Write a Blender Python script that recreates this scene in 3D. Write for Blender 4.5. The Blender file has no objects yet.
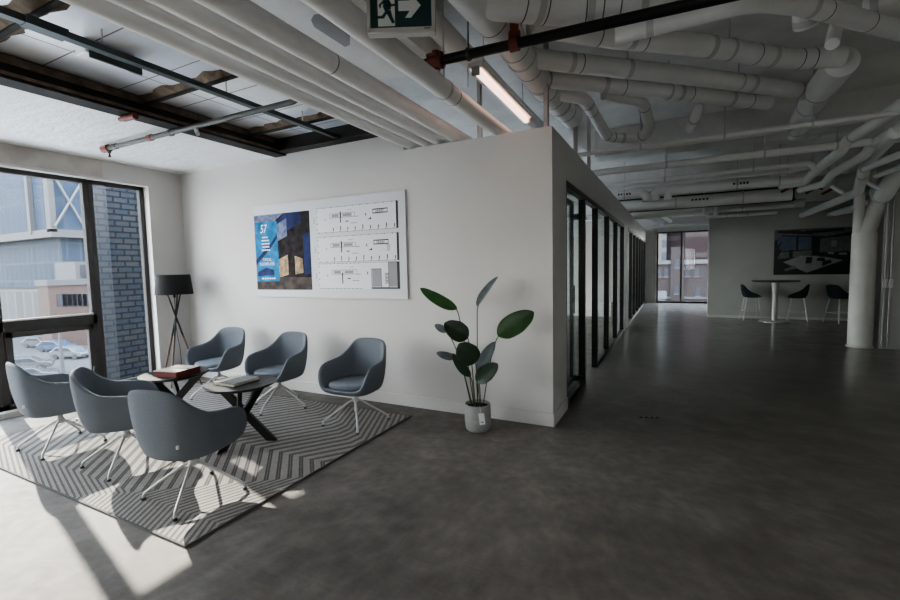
import bpy, math, random
from mathutils import Vector, Matrix
random.seed(7)
PI = math.pi
scn = bpy.context.scene
COL = scn.collection

# ------------------------------------------------------------------ camera geometry (solved from the photograph)
FPX = 443.18
CAM = Vector((0.988, -4.027, 1.5))
CF = Vector((-0.45081594, 0.88966486, -0.07253573))
CR = Vector((0.89251199, 0.45051821, -0.02134684))
CU = Vector((-0.01368713, 0.0743625, 0.99713734))

def at(u, v, ax, val):
    """the point of the plane  axis=val  that stands at a place of the photograph"""
    d = CF * FPX + CR * (u - 450) + CU * (300 - v)
    return CAM + d * ((val - CAM[ax]) / d[ax])

# ------------------------------------------------------------------ materials
def new_mat(name):
    m = bpy.data.materials.new(name); m.use_nodes = True
    nt = m.node_tree; b = nt.nodes['Principled BSDF']
    return m, nt, b

def L(nt, a, b): nt.links.new(a, b)

def coords(nt, scale=(1, 1, 1), kind='Object'):
    tc = nt.nodes.new('ShaderNodeTexCoord'); mp = nt.nodes.new('ShaderNodeMapping')
    mp.inputs['Scale'].default_value = scale
    L(nt, tc.outputs[kind], mp.inputs['Vector']); return mp.outputs['Vector']

def noise(nt, vec, scale, detail=4, rough=.55):
    n = nt.nodes.new('ShaderNodeTexNoise'); n.inputs['Scale'].default_value = scale
    n.inputs['Detail'].default_value = detail; n.inputs['Roughness'].default_value = rough
    L(nt, vec, n.inputs['Vector']); return n.outputs['Fac']

def ramp(nt, fac, stops):
    r = nt.nodes.new('ShaderNodeValToRGB'); e = r.color_ramp.elements
    while len(e) < len(stops): e.new(.5)
    for i, (p, c) in enumerate(stops):
        e[i].position = p; e[i].color = (c[0], c[1], c[2], 1) if isinstance(c, tuple) else (c, c, c, 1)
    L(nt, fac, r.inputs['Fac']); return r.outputs['Color']

def bump(nt, b, fac, strength=.2, dist=.01):
    n = nt.nodes.new('ShaderNodeBump'); n.inputs['Strength'].default_value = strength
    n.inputs['Distance'].default_value = dist
    L(nt, fac, n.inputs['Height']); L(nt, n.outputs['Normal'], b.inputs['Normal'])

def plain(name, c, rough=.5, metal=0, var=.08, scale=6, bmp=0, bscale=60, spec=.5):
    m, nt, b = new_mat(name)
    v = coords(nt); f = noise(nt, v, scale)
    lo = tuple(max(0, x * (1 - var)) for x in c); hi = tuple(min(1, x * (1 + var)) for x in c)
    L(nt, ramp(nt, f, [(.3, lo), (.7, hi)]), b.inputs['Base Color'])
    b.inputs['Roughness'].default_value = rough; b.inputs['Metallic'].default_value = metal
    b.inputs['Specular IOR Level'].default_value = spec
    if bmp: bump(nt, b, noise(nt, v, bscale, 3), bmp, .004)
    return m

def emit(name, c, s):
    m, nt, b = new_mat(name)
    b.inputs['Base Color'].default_value = (*c, 1); b.inputs['Emission Color'].default_value = (*c, 1)
    b.inputs['Emission Strength'].default_value = s; return m

def brick_mat(name, c1, c2, mortar, bw=.22, bh=.075, ms=.012, var=.5, rough=.85):
    m, nt, b = new_mat(name)
    tc = nt.nodes.new('ShaderNodeTexCoord'); sx = nt.nodes.new('ShaderNodeSeparateXYZ'); cx = nt.nodes.new('ShaderNodeCombineXYZ')
    ad = nt.nodes.new('ShaderNodeMath'); ad.operation = 'ADD'
    L(nt, tc.outputs['Object'], sx.inputs[0]); L(nt, sx.outputs['X'], ad.inputs[0]); L(nt, sx.outputs['Y'], ad.inputs[1])
    L(nt, ad.outputs[0], cx.inputs['X']); L(nt, sx.outputs['Z'], cx.inputs['Y'])
    t = nt.nodes.new('ShaderNodeTexBrick'); t.inputs['Scale'].default_value = 1
    t.inputs['Brick Width'].default_value = bw; t.inputs['Row Height'].default_value = bh
    t.inputs['Mortar Size'].default_value = ms; t.inputs['Bias'].default_value = var - .5
    t.inputs['Color1'].default_value = (*c1, 1); t.inputs['Color2'].default_value = (*c2, 1); t.inputs['Mortar'].default_value = (*mortar, 1)
    L(nt, cx.outputs[0], t.inputs['Vector']); L(nt, t.outputs['Color'], b.inputs['Base Color'])
    b.inputs['Roughness'].default_value = rough
    return m

def glass_mat(name, tint=(1, 1, 1), refl=.08, haze=0):
    m = bpy.data.materials.new(name); m.use_nodes = True; nt = m.node_tree; nt.nodes.clear()
    o = nt.nodes.new('ShaderNodeOutputMaterial'); t = nt.nodes.new('ShaderNodeBsdfTransparent'); g = nt.nodes.new('ShaderNodeBsdfGlossy')
    t.inputs['Color'].default_value = (*tint, 1); g.inputs['Roughness'].default_value = .02
    lw = nt.nodes.new('ShaderNodeLayerWeight'); lw.inputs['Blend'].default_value = .12
    ml = nt.nodes.new('ShaderNodeMath'); ml.operation = 'MULTIPLY_ADD'; ml.inputs[1].default_value = .18; ml.inputs[2].default_value = refl
    L(nt, lw.outputs['Fresnel'], ml.inputs[0])
    mx = nt.nodes.new('ShaderNodeMixShader'); L(nt, ml.outputs[0], mx.inputs['Fac']); L(nt, t.outputs[0], mx.inputs[1]); L(nt, g.outputs[0], mx.inputs[2])
    out = mx.outputs[0]
    if haze:
        d = nt.nodes.new('ShaderNodeBsdfTranslucent'); d.inputs['Color'].default_value = (.85, .92, 1, 1)
        n2 = nt.nodes.new('ShaderNodeMixShader'); n2.inputs['Fac'].default_value = haze
        L(nt, out, n2.inputs[1]); L(nt, d.outputs[0], n2.inputs[2]); out = n2.outputs[0]
    L(nt, out, o.inputs['Surface']); return m

def floor_mat():
    m, nt, b = new_mat('polished_concrete')
    v = coords(nt)
    big = noise(nt, v, .55, 6, .6); mid = noise(nt, v, 3.2, 8, .65); fine = noise(nt, v, 13, 6, .65)
    vs = coords(nt, (1.2, 3, 1))
    a = nt.nodes.new('ShaderNodeMix'); a.data_type = 'RGBA'; a.blend_type = 'MIX'; a.inputs[0].default_value = .45
    L(nt, ramp(nt, big, [(.38, (.105, .092, .079)), (.62, (.215, .195, .171))]), a.inputs[6])
    L(nt, ramp(nt, mid, [(.36, (.085, .074, .063)), (.5, (.155, .140, .123)), (.64, (.245, .224, .198))]), a.inputs[7])
    c = nt.nodes.new('ShaderNodeMix'); c.data_type = 'RGBA'; c.blend_type = 'MULTIPLY'; c.inputs[0].default_value = .85
    L(nt, a.outputs[2], c.inputs[6]); L(nt, ramp(nt, fine, [(.28, .62), (.70, 1.22)]), c.inputs[7])
    # pale specks, thin scratches and soft dark smears
    sp = nt.nodes.new('ShaderNodeMix'); sp.data_type = 'RGBA'
    L(nt, ramp(nt, noise(nt, v, 70, 3, .6), [(.66, 0.0), (.74, .4)]), sp.inputs[0])
    L(nt, c.outputs[2], sp.inputs[6]); sp.inputs[7].default_value = (.34, .32, .30, 1)
    sc = nt.nodes.new('ShaderNodeMix'); sc.data_type = 'RGBA'
    L(nt, ramp(nt, noise(nt, coords(nt, (3, 34, 1)), 1.5, 7, .7), [(.56, 0.0), (.7, .4)]), sc.inputs[0])
    L(nt, sp.outputs[2], sc.inputs[6]); sc.inputs[7].default_value = (.20, .19, .178, 1)
    st = nt.nodes.new('ShaderNodeMix'); st.data_type = 'RGBA'
    L(nt, ramp(nt, noise(nt, vs, 1.3, 5, .6), [(.4, 0.0), (.8, .3)]), st.inputs[0])
    L(nt, sc.outputs[2], st.inputs[6]); st.inputs[7].default_value = (.06, .054, .048, 1)
    L(nt, st.outputs[2], b.inputs['Base Color'])
    # the corridor is polished by traffic, the lounge floor is duller
    tc = nt.nodes.new('ShaderNodeTexCoord'); sx = nt.nodes.new('ShaderNodeSeparateXYZ'); L(nt, tc.outputs['Object'], sx.inputs[0])
    def mrange(sock, a, b_, c_, d):
        n = nt.nodes.new('ShaderNodeMapRange'); n.interpolation_type = 'SMOOTHSTEP'
        for k, q in zip(('From Min', 'From Max', 'To Min', 'To Max'), (a, b_, c_, d)): n.inputs[k].default_value = q
        L(nt, sock, n.inputs['Value']); return n.outputs['Result']
    ra = nt.nodes.new('ShaderNodeMath'); ra.operation = 'ADD'; L(nt, mrange(sx.outputs['X'], -1.3, .35, .72, .38), ra.inputs[0]); L(nt, ramp(nt, fine, [(.35, 0.0), (.65, .1)]), ra.inputs[1])
    L(nt, ra.outputs[0], b.inputs['Roughness'])
    cw = nt.nodes.new('ShaderNodeMath'); cw.operation = 'MULTIPLY'; L(nt, mrange(sx.outputs['X'], -.2, .5, 0, 1), cw.inputs[0]); L(nt, mrange(sx.outputs['Y'], -.5, 6, 0, .95), cw.inputs[1])
    cv = nt.nodes.new('ShaderNodeMath'); cv.operation = 'MULTIPLY'; L(nt, cw.outputs[0], cv.inputs[0]); L(nt, ramp(nt, mid, [(.35, .45), (.6, 1.0)]), cv.inputs[1])
    L(nt, cv.outputs[0], b.inputs['Coat Weight']); b.inputs['Coat Roughness'].default_value = .17; b.inputs['Coat IOR'].default_value = 1.9
    b.inputs['Specular IOR Level'].default_value = .6
    return m

def rug_mat():
    m, nt, b = new_mat('chevron_rug')
    tc = nt.nodes.new('ShaderNodeTexCoord'); s = nt.nodes.new('ShaderNodeSeparateXYZ'); L(nt, tc.outputs['Object'], s.inputs[0])
    def mth(op, a, bb=None, c=None):
        n = nt.nodes.new('ShaderNodeMath'); n.operation = op
        for i, x in enumerate((a, bb, c)):
            if x is None: continue
            if isinstance(x, (int, float)): n.inputs[i].default_value = x
            else: L(nt, x, n.inputs[i])
        return n.outputs[0]
    # bands of stripes bending at a straight line and at two slanted ones
    X, Y = s.outputs['X'], s.outputs['Y']
    def mx0(v): return mth('MAXIMUM', v, 0.0)
    t = mth('ADD', Y, 1.495)
    ph = mth('ADD', X, mth('ADD', mth('MINIMUM', t, 0.0), mth('MULTIPLY', mx0(t), -.73)))
    up = mth('ADD', mth('ADD', Y, 1.136), mth('MULTIPLY', mth('ADD', X, 1.431), .59))
    ph = mth('ADD', ph, mth('MULTIPLY', mth('MINIMUM', mx0(up), mx0(t)), .6))
    up2 = mth('ADD', mth('ADD', Y, .50), mth('MULTIPLY', mth('ADD', X, 2.326), .55))
    ph = mth('ADD', ph, mth('MULTIPLY', mth('MINIMUM', mx0(up2), mx0(t)), 1.0))
    lo = mth('SUBTRACT', mth('MULTIPLY', mth('ADD', X, 1.595), .71), mth('ADD', Y, 1.889))
    ph = mth('ADD', ph, mth('MULTIPLY', mx0(mth('MINIMUM', lo, mth('SUBTRACT', -1.495, Y))), 2.0))
    lo2 = mth('SUBTRACT', -2.40, Y)
    ph = mth('ADD', ph, mth('MULTIPLY', mx0(lo2), -2.6))
    q = mth('DIVIDE', mth('ADD', ph, 1.664 + .022), .112)
    fr = mth('FRACT', mth('ADD', q, 100.0))
    dark = mth('LESS_THAN', fr, .40)
    mid = mth('COMPARE', fr, .20, .035)
    v = coords(nt); dots = noise(nt, v, 160, 2); wear = noise(nt, v, 22, 4)
    base = ramp(nt, dots, [(.3, (.22, .203, .188)), (.7, (.37, .345, .322))])
    drk = ramp(nt, dots, [(.3, (.065, .061, .058)), (.7, (.15, .143, .136))])
    x = nt.nodes.new('ShaderNodeMix'); x.data_type = 'RGBA'; L(nt, dark, x.inputs[0]); L(nt, base, x.inputs[6]); L(nt, drk, x.inputs[7])
    y = nt.nodes.new('ShaderNodeMix'); y.data_type = 'RGBA'; L(nt, mth('MULTIPLY', mid, .45), y.inputs[0]); L(nt, x.outputs[2], y.inputs[6]); y.inputs[7].default_value = (.3, .285, .27, 1)
    z = nt.nodes.new('ShaderNodeMix'); z.data_type = 'RGBA'; z.blend_type = 'MULTIPLY'; z.inputs[0].default_value = .5
    L(nt, y.outputs[2], z.inputs[6]); L(nt, ramp(nt, wear, [(.3, .75), (.7, 1.1)]), z.inputs[7])
    L(nt, z.outputs[2], b.inputs['Base Color']); b.inputs['Roughness'].default_value = .95; b.inputs['Specular IOR Level'].default_value = .1
    bump(nt, b, dots, .5, .004)
    return m

def foil_mat():
    m, nt, b = new_mat('wrinkled_white_foil')
    v = coords(nt); w = noise(nt, coords(nt, (1, 2.2, 1)), 4, 9, .7); big = noise(nt, v, 1.1, 3)
    L(nt, ramp(nt, big, [(.3, (.82, .82, .82)), (.7, (.93, .93, .93))]), b.inputs['Base Color'])
    b.inputs['Roughness'].default_value = .4; b.inputs['Metallic'].default_value = .2
    bump(nt, b, w, .7, .05); return m

def deck_mat():
    m, nt, b = new_mat('galvanised_deck')
    v = coords(nt); big = noise(nt, v, 1.3, 3); w = noise(nt, coords(nt, (1, 3, 1)), 2.2, 5)
    tc = nt.nodes.new('ShaderNodeTexCoord'); s = nt.nodes.new('ShaderNodeSeparateXYZ'); L(nt, tc.outputs['Object'], s.inputs[0])
    def seam(sock, period, w):
        a = nt.nodes.new('ShaderNodeMath'); a.operation = 'PINGPONG'; a.inputs[1].default_value = period / 2
        ad = nt.nodes.new('ShaderNodeMath'); ad.operation = 'ADD'; ad.inputs[1].default_value = 50.13
        L(nt, sock, ad.inputs[0]); L(nt, ad.outputs[0], a.inputs[0])
        l = nt.nodes.new('ShaderNodeMath'); l.operation = 'LESS_THAN'; l.inputs[1].default_value = w; L(nt, a.outputs[0], l.inputs[0]); return l.outputs[0]
    mxn = nt.nodes.new('ShaderNodeMath'); mxn.operation = 'MAXIMUM'
    L(nt, seam(s.outputs['Y'], .52, .005), mxn.inputs[0]); L(nt, seam(s.outputs['X'], 1.35, .005), mxn.inputs[1])
    x = nt.nodes.new('ShaderNodeMix'); x.data_type = 'RGBA'; L(nt, mxn.outputs[0], x.inputs[0])
    L(nt, ramp(nt, big, [(.4, (.72, .76, .83)), (.6, (.93, .94, .96))]), x.inputs[6]); x.inputs[7].default_value = (.12, .12, .125, 1)
    L(nt, x.outputs[2], b.inputs['Base Color']); b.inputs['Metallic'].default_value = .15
    b.inputs['Roughness'].default_value = .33; bump(nt, b, w, .12, .04); return m

def facade_mat(name, glass, line, pw, ph, lw=.1, rough=.25, var=.25):
    m, nt, b = new_mat(name)
    tc = nt.nodes.new('ShaderNodeTexCoord'); sx = nt.nodes.new('ShaderNodeSeparateXYZ'); cx = nt.nodes.new('ShaderNodeCombineXYZ')
    ad = nt.nodes.new('ShaderNodeMath'); ad.operation = 'ADD'
    L(nt, tc.outputs['Object'], sx.inputs[0]); L(nt, sx.outputs['X'], ad.inputs[0]); L(nt, sx.outputs['Y'], ad.inputs[1])
    L(nt, ad.outputs[0], cx.inputs['X']); L(nt, sx.outputs['Z'], cx.inputs['Y'])
    t = nt.nodes.new('ShaderNodeTexBrick'); t.offset = 0; t.inputs['Scale'].default_value = 1
    t.inputs['Brick Width'].default_value = pw; t.inputs['Row Height'].default_value = ph; t.inputs['Mortar Size'].default_value = lw
    t.inputs['Color1'].default_value = (*glass, 1); t.inputs['Color2'].default_value = (*[min(1, c * (1 + var)) for c in glass], 1)
    t.inputs['Mortar'].default_value = (*line, 1)
    L(nt, cx.outputs[0], t.inputs['Vector']); L(nt, t.outputs['Color'], b.inputs['Base Color']); b.inputs['Roughness'].default_value = .7; b.inputs['Specular IOR Level'].default_value = .1
    return m

M = {}
M['wall'] = plain('warm_white_paint', (.54, .522, .50), .6, var=.025, scale=1.5, bmp=.04, bscale=140)
M['wallgrey'] = plain('painted_drywall_grey', (.54, .535, .52), .6, var=.03, scale=1.5)
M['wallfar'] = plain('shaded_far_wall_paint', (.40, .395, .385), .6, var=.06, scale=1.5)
M['baseboard'] = plain('white_baseboard', (.58, .565, .545), .45, var=.02)
M['rough'] = plain('unfinished_drywall', (.46, .43, .39), .8, var=.2, scale=3)
M['slab'] = plain('painted_concrete_slab', (.68, .672, .65), .8, var=.14, scale=2.2, bmp=.35, bscale=9)
M['soffit'] = plain('pale_flat_soffit', (.72, .71, .69), .7, var=.04)
M['floor'] = floor_mat(); M['rug'] = rug_mat(); M['foil'] = foil_mat(); M['deck'] = deck_mat()
M['rugedge'] = plain('rug_binding', (.10, .097, .093), .95, var=.2, scale=80)
M['steel'] = plain('dark_steel_beam', (.016, .014, .012), .85, .0, var=.5, scale=5, bmp=.2, bscale=30)
M['fireproof'] = plain('brown_fireproofing', (.13, .095, .068), .95, var=.5, scale=12, bmp=.9, bscale=30)
M['strut'] = plain('green_grey_strut', (.055, .07, .068), .45, .3)
M['pipe'] = plain('white_pipe_jacket', (.80, .79, .77), .5, var=.05, scale=2.5, bmp=.06, bscale=40)
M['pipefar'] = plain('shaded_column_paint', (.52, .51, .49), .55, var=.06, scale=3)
M['pipegrey'] = plain('grey_pipe_paint', (.75, .745, .725), .5, var=.07, scale=3, bmp=.06, bscale=40)
M['band'] = plain('grey_band', (.52, .515, .5), .5)
M['seam'] = plain('dark_joint_seam', (.09, .09, .088), .6)
M['black'] = plain('black_pipe', (.012, .012, .012), .4, .2)
M['galv'] = plain('galvanised_pipe', (.075, .073, .07), .5, .2, var=.2)
M['red'] = plain('red_coupling', (.17, .038, .026), .55, .1, var=.25, scale=30)
M['frame'] = plain('dark_bronze_frame', (.085, .081, .079), .8, .0, spec=.15)
M['bframe'] = plain('black_metal_frame', (.013, .013, .014), .35, .3)
M['glass'] = glass_mat('window_glass', (.93, .97, 1), .008, .003)
M['pglass'] = glass_mat('partition_glass', (.93, .97, .955), .03)
M['fabric'] = plain('blue_grey_felt', (.165, .184, .208), .95, var=.14, scale=220, bmp=.4, bscale=450, spec=.15)
M['cushion'] = plain('blue_grey_cushion', (.18, .202, .232), .95, var=.14, scale=220, bmp=.4, bscale=450, spec=.15)
M['whitemetal'] = plain('white_powder_coat', (.54, .53, .515), .35, .1, var=.03)
M['glide'] = plain('dark_glide', (.05, .05, .05), .6)
M['tag'] = plain('pale_tag', (.7, .7, .7), .6)
M['tabletop'] = plain('black_stained_wood', (.016, .015, .016), .5, var=.3, scale=12, spec=.35)
M['tableleg'] = plain('black_lacquer_leg', (.016, .015, .016), .42)
M['bookred'] = plain('dark_red_cloth', (0.140, 0.020, 0.018), .6, var=.15)
M['bookbeige'] = plain('beige_paper', (.55, .46, .37), .6)
M['bookgrey'] = plain('grey_photo_cover', (.12, .125, .125), .4, var=.9, scale=40)
M['pages'] = plain('cream_pages', (.6, .55, .45), .8, var=.1, scale=90)
M['shade'] = plain('black_lamp_shade', (.008, .008, .009), .85)
M['wood'] = plain('brown_wood_stick', (0.088, 0.034, 0.017), .45, var=.25, scale=20)
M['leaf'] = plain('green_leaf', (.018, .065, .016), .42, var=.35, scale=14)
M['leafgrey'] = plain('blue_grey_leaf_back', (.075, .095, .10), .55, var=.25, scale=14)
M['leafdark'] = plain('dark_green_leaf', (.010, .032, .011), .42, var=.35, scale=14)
M['stem'] = plain('green_brown_stem', (.05, .065, .035), .6)
M['pot'] = plain('grey_concrete_pot', (.30, .30, .295), .85, var=.1, scale=30, bmp=.2, bscale=80)
M['soil'] = plain('dark_soil', (.02, .016, .012), 1, var=.6, scale=60, bmp=.8)
M['board'] = plain('pale_poster_board', (.56, .57, .60), .5, var=.015)
M['paper'] = plain('white_print', (.66, .67, .70), .5, var=.01)
M['ink'] = plain('black_ink', (.012, .012, .014), .6)
M['inkgrey'] = plain('grey_ink', (.24, .25, .26), .6)
M['cyan'] = plain('cyan_print', (.012, .19, .40), .6, var=.4, scale=9, spec=.08)
M['white'] = plain('white_print_letter', (.82, .84, .86), .5, var=.01)
M['p_sky'] = plain('print_night_blue', (.022, .032, .10), .6, var=.5, scale=6, spec=.08)
M['p_wall'] = plain('print_dark_facade', (.022, .018, .020), .6, var=.7, scale=14, spec=.08)
M['p_warm'] = plain('print_warm_glow', (.42, .30, .19), .6, var=.6, scale=14, spec=.08)
M['p_pale'] = plain('print_pale_glass', (.16, .19, .30), .6, var=.5, scale=20, spec=.08)
M['p_ground'] = plain('print_pavement', (.075, .06, .055), .6, var=.5, scale=10, spec=.08)
M['signgreen'] = plain('exit_sign_green', (.012, .05, .05), .3, var=.1)
M['signwhite'] = emit('exit_sign_white', (.42, .44, .43), .1)
M['signcase'] = plain('exit_sign_case', (.50, .48, .45), .5)
M['tube'] = emit('fluorescent_tube', (1, .72, .66), 2.2)
M['lens'] = emit('fluorescent_lens', (.95, .66, .6), .8)
M['bartop'] = plain('walnut_top', (.055, .04, .032), .4, var=.2)
M['stool'] = plain('dark_teal_seat', (.022, .034, .042), .8, var=.1, spec=.2)
M['d1'] = plain('dim_print_black', (.012, .013, .015), .4)
M['d2'] = plain('dim_print_grey', (.12, .125, .13), .4, var=.3, scale=20)
M['d3'] = plain('dim_print_blue', (.065, .105, .16), .4, var=.25)
M['d4'] = plain('dim_print_pale', (.24, .25, .255), .4, var=.15)
M['conduit'] = plain('grey_conduit', (.3, .3, .3), .4, .5)
# outside
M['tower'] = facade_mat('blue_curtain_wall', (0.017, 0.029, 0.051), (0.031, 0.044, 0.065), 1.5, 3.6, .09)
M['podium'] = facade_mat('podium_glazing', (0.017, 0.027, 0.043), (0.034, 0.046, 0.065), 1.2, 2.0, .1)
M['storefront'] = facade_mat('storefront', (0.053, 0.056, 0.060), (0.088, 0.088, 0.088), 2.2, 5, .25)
M['pierbrick'] = brick_mat('blue_grey_brick', (0.028, 0.043, 0.065), (0.060, 0.058, 0.065), (0.007, 0.009, 0.013), .2, .085, .013)
M['reflbrick'] = brick_mat('reflection_pale_brick', (0.083, 0.094, 0.112), (0.112, 0.112, 0.120), (0.060, 0.068, 0.079), .2, .085, .013)  # brick lightened to imitate a reflection in the window glass
M['redbrick'] = brick_mat('red_brick', (0.039, 0.018, 0.014), (0.047, 0.025, 0.020), (0.053, 0.039, 0.035), .24, .08, .01)
M['brownbrick'] = brick_mat('brown_brick', (0.011, 0.005, 0.005), (0.013, 0.007, 0.007), (0.013, 0.010, 0.009), .3, .1, .01)
M['palefac'] = facade_mat('pale_office_block', (0.046, 0.055, 0.066), (0.098, 0.095, 0.089), 1.6, 1.6, .3)
M['pinkfac'] = facade_mat('pink_office_block', (0.015, 0.009, 0.009), (0.030, 0.025, 0.025), 3.2, 2.4, .28)
M['trimstone'] = plain('pale_stone', (0.051, 0.053, 0.056), .8)
M['asphalt'] = plain('asphalt', (0.030, 0.032, 0.035), .9, var=.12, scale=.4)
M['pavement'] = plain('pale_pavement', (0.098, 0.094, 0.086), .9, var=.1, scale=.6)
M['bounce'] = plain('bounce_white', (.82, .80, .77), .9, var=.05)  # near-white so the unseen slab throws sunlight upward
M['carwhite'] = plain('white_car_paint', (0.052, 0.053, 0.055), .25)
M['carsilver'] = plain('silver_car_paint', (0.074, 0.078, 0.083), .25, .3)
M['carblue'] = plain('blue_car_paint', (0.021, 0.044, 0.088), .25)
M['cardark'] = plain('dark_car_paint', (.07, .08, .09), .25)
M['carglass'] = plain('car_glass', (.03, .035, .045), .1)
M['tyre'] = plain('tyre', (.02, .02, .02), .8)
M['orange'] = plain('orange_panel', (0.132, 0.044, 0.010), .6)
M['lamppost'] = plain('grey_lamp_post', (0.050, 0.054, 0.062), .5, .3)
M['extwin'] = plain('dark_window_pane', (.02, .022, .03), .4, spec=.2)

# ------------------------------------------------------------------ mesh builder
def fillet(pts, rad, n=6):
    pts = [Vector(p) for p in pts]; out = [pts[0]]
    for i in range(1, len(pts) - 1):
        a, b, c = pts[i - 1], pts[i], pts[i + 1]
        d1, d2 = (a - b), (c - b); k = min(rad, d1.length * .48, d2.length * .48)
        p, q = b + d1.normalized() * k, b + d2.normalized() * k
        for j in range(n + 1):
            t = j / n; out.append(p * (1 - t) ** 2 + b * (2 * t * (1 - t)) + q * t * t)
    out.append(pts[-1]); return out

class MB:
    def __init__(s): s.v = []; s.f = []; s.mi = []
    def add(s, vs, fs, m=0):
        o = len(s.v); s.v += [Vector(x) for x in vs]
        for f in fs: s.f.append([i + o for i in f]); s.mi.append(m)
        return s
    def box(s, x0, x1, y0, y1, z0, z1, m=0, mat=None):
        vs = [Vector((x, y, z)) for z in (z0, z1) for y in (y0, y1) for x in (x0, x1)]
        if mat: vs = [mat @ v for v in vs]
        return s.add(vs, [(0, 2, 3, 1), (4, 5, 7, 6), (0, 1, 5, 4), (2, 6, 7, 3), (0, 4, 6, 2), (1, 3, 7, 5)], m)
    def prism(s, pts, off, m=0):
        n = len(pts); off = Vector(off); vs = [Vector(p) for p in pts] + [Vector(p) + off for p in pts]
        return s.add(vs, [tuple(range(n))[::-1], tuple(range(n, 2 * n))] + [(i, (i + 1) % n, n + (i + 1) % n, n + i) for i in range(n)], m)
    def poly(s, pts, m=0): return s.add(pts, [tuple(range(len(pts)))], m)
    def loft(s, rings, caps=True, closed=False, m=0):
        n = len(rings[0]); vs = [p for r in rings for p in r]; fs = []
        R = len(rings)
        for k in range(R if closed else R - 1):
            a, b = k * n, ((k + 1) % R) * n
            for i in range(n): j = (i + 1) % n; fs.append((a + i, a + j, b + j, b + i))
        if caps and not closed: fs += [tuple(range(n))[::-1], tuple(range((R - 1) * n, R * n))]
        return s.add(vs, fs, m)
    def tube(s, pts, r, n=14, m=0, flat=1.0):
        pts = [Vector(p) for p in pts]; N = len(pts); rr = r if isinstance(r, (list, tuple)) else [r] * N
        rings = []; up = None
        for i, p in enumerate(pts):
            t = (pts[min(i + 1, N - 1)] - pts[max(i - 1, 0)]).normalized()
            if up is None:
                up = Vector((0, 0, 1)) if abs(t.z) < .9 else Vector((1, 0, 0))
            a = t.cross(up).normalized(); up = a.cross(t).normalized()
            rings.append([p + (a * math.cos(2 * PI * k / n) + up * (flat * math.sin(2 * PI * k / n))) * rr[i] for k in range(n)])
        return s.loft(rings, m=m)
    def lathe(s, prof, n=32, c=(0, 0, 0), m=0):
        c = Vector(c)
        return s.loft([[c + Vector((r * math.cos(2 * PI * k / n), r * math.sin(2 * PI * k / n), z)) for k in range(n)] for r, z in prof], m=m)
    def build(s, name, mats, parent=None, smooth=40, bevel=0, sub=0):
        me = bpy.data.meshes.new(name); me.from_pydata([tuple(v) for v in s.v], [], s.f)
        for m in (mats if isinstance(mats, (list, tuple)) else [mats]): me.materials.append(m)
        me.polygons.foreach_set('material_index', s.mi)
        me.update(); 
        import bmesh
        bm = bmesh.new(); bm.from_mesh(me); bmesh.ops.recalc_face_normals(bm, faces=bm.faces); bm.to_mesh(me); bm.free()
        if smooth:
            me.polygons.foreach_set('use_smooth', [True] * len(me.polygons)); me.set_sharp_from_angle(angle=math.radians(smooth))
        o = bpy.data.objects.new(name, me); COL.objects.link(o)
        if parent: o.parent = parent
        if bevel:
            b = o.modifiers.new('bevel', 'BEVEL'); b.width = bevel; b.segments = 2; b.limit_method = 'ANGLE'
        if sub:
            b = o.modifiers.new('sub', 'SUBSURF'); b.levels = sub; b.render_levels = sub
        return o

def tag(o, label, cat, group=None, kind=None):
    o['label'] = label; o['category'] = cat
    if group: o['group'] = group
    if kind: o['kind'] = kind
    return o
def thing(name, label, cat, loc=(0, 0, 0), rz=0, group=None):
    o = bpy.data.objects.new(name, None); COL.objects.link(o); o.location = loc; o.rotation_euler = (0, 0, rz)
    return tag(o, label, cat, group)
def struct(name, mb, mats, parent=None, **k):
    o = mb.build(name, mats, parent, **k)
    if not parent: o['kind'] = 'structure'
    return o
def dup(root, loc, rz, label, group=None):
    r = root.copy(); COL.objects.link(r); r.location = loc; r.rotation_euler = (0, 0, rz); r['label'] = label
    if group: r['group'] = group
    for ch in list(root.children):
        c = ch.copy(); COL.objects.link(c); c.parent = r
        for g in list(ch.children):
            d = g.copy(); COL.objects.link(d); d.parent = c
    return r
def text_mb(mb, s, x, z, size, y, m=0, shear=0, squeeze=1, mapf=None):
    cu = bpy.data.curves.new('tmp', 'FONT'); cu.body = s; cu.size = size; cu.shear = shear
    o = bpy.data.objects.new('tmp', cu); COL.objects.link(o)
    me = o.to_mesh()
    mb.add([mapf(v.co) if mapf else (x + v.co.x * squeeze, y, z + v.co.y) for v in me.vertices], [tuple(p.vertices) for p in me.polygons], m)
    o.to_mesh_clear(); bpy.data.objects.remove(o); bpy.data.curves.remove(cu)

# ------------------------------------------------------------------ the shell of the place
XL = -5.32     # inner face of the window wall
SLAB = 3.5
struct('floor', MB().box(-5.6, 5.7, -7.2, 14.9, -.3, 0), M['floor'])
struct('ceiling', MB().box(-5.6, 5.7, -7.2, 14.9, SLAB, SLAB + .2), M['slab'])
struct('ceiling_lounge', MB().box(XL, -3.42, -7, 0, 2.91, 2.98), M['foil'])
struct('ceiling_soffit', MB().box(-1.55, -.74, -7, -.68, 3.15, SLAB), M['soffit'])
struct('ceiling_deck', MB().box(-3.42, -1.55, -7, 0, 3.1, 3.14), M['deck'])
# the long partition with the poster board; the top steps down where the pipes cross
w = MB().prism([(XL, 0, 0), (0, 0, 0), (0, 0, 2.74), (-1.56, 0, 2.74), (-1.56, 0, 3.1), (-3.3, 0, 3.1), (-3.3, 0, 2.91), (XL, 0, 2.91)], (0, .12, 0))
struct('wall_lounge', w, M['wall'])
struct('baseboard_lounge', MB().box(XL, 0.012, -.014, 0, 0, .125).box(0, .014, -.014, .575, 0, .125), M['baseboard'], bevel=.004)
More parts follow.
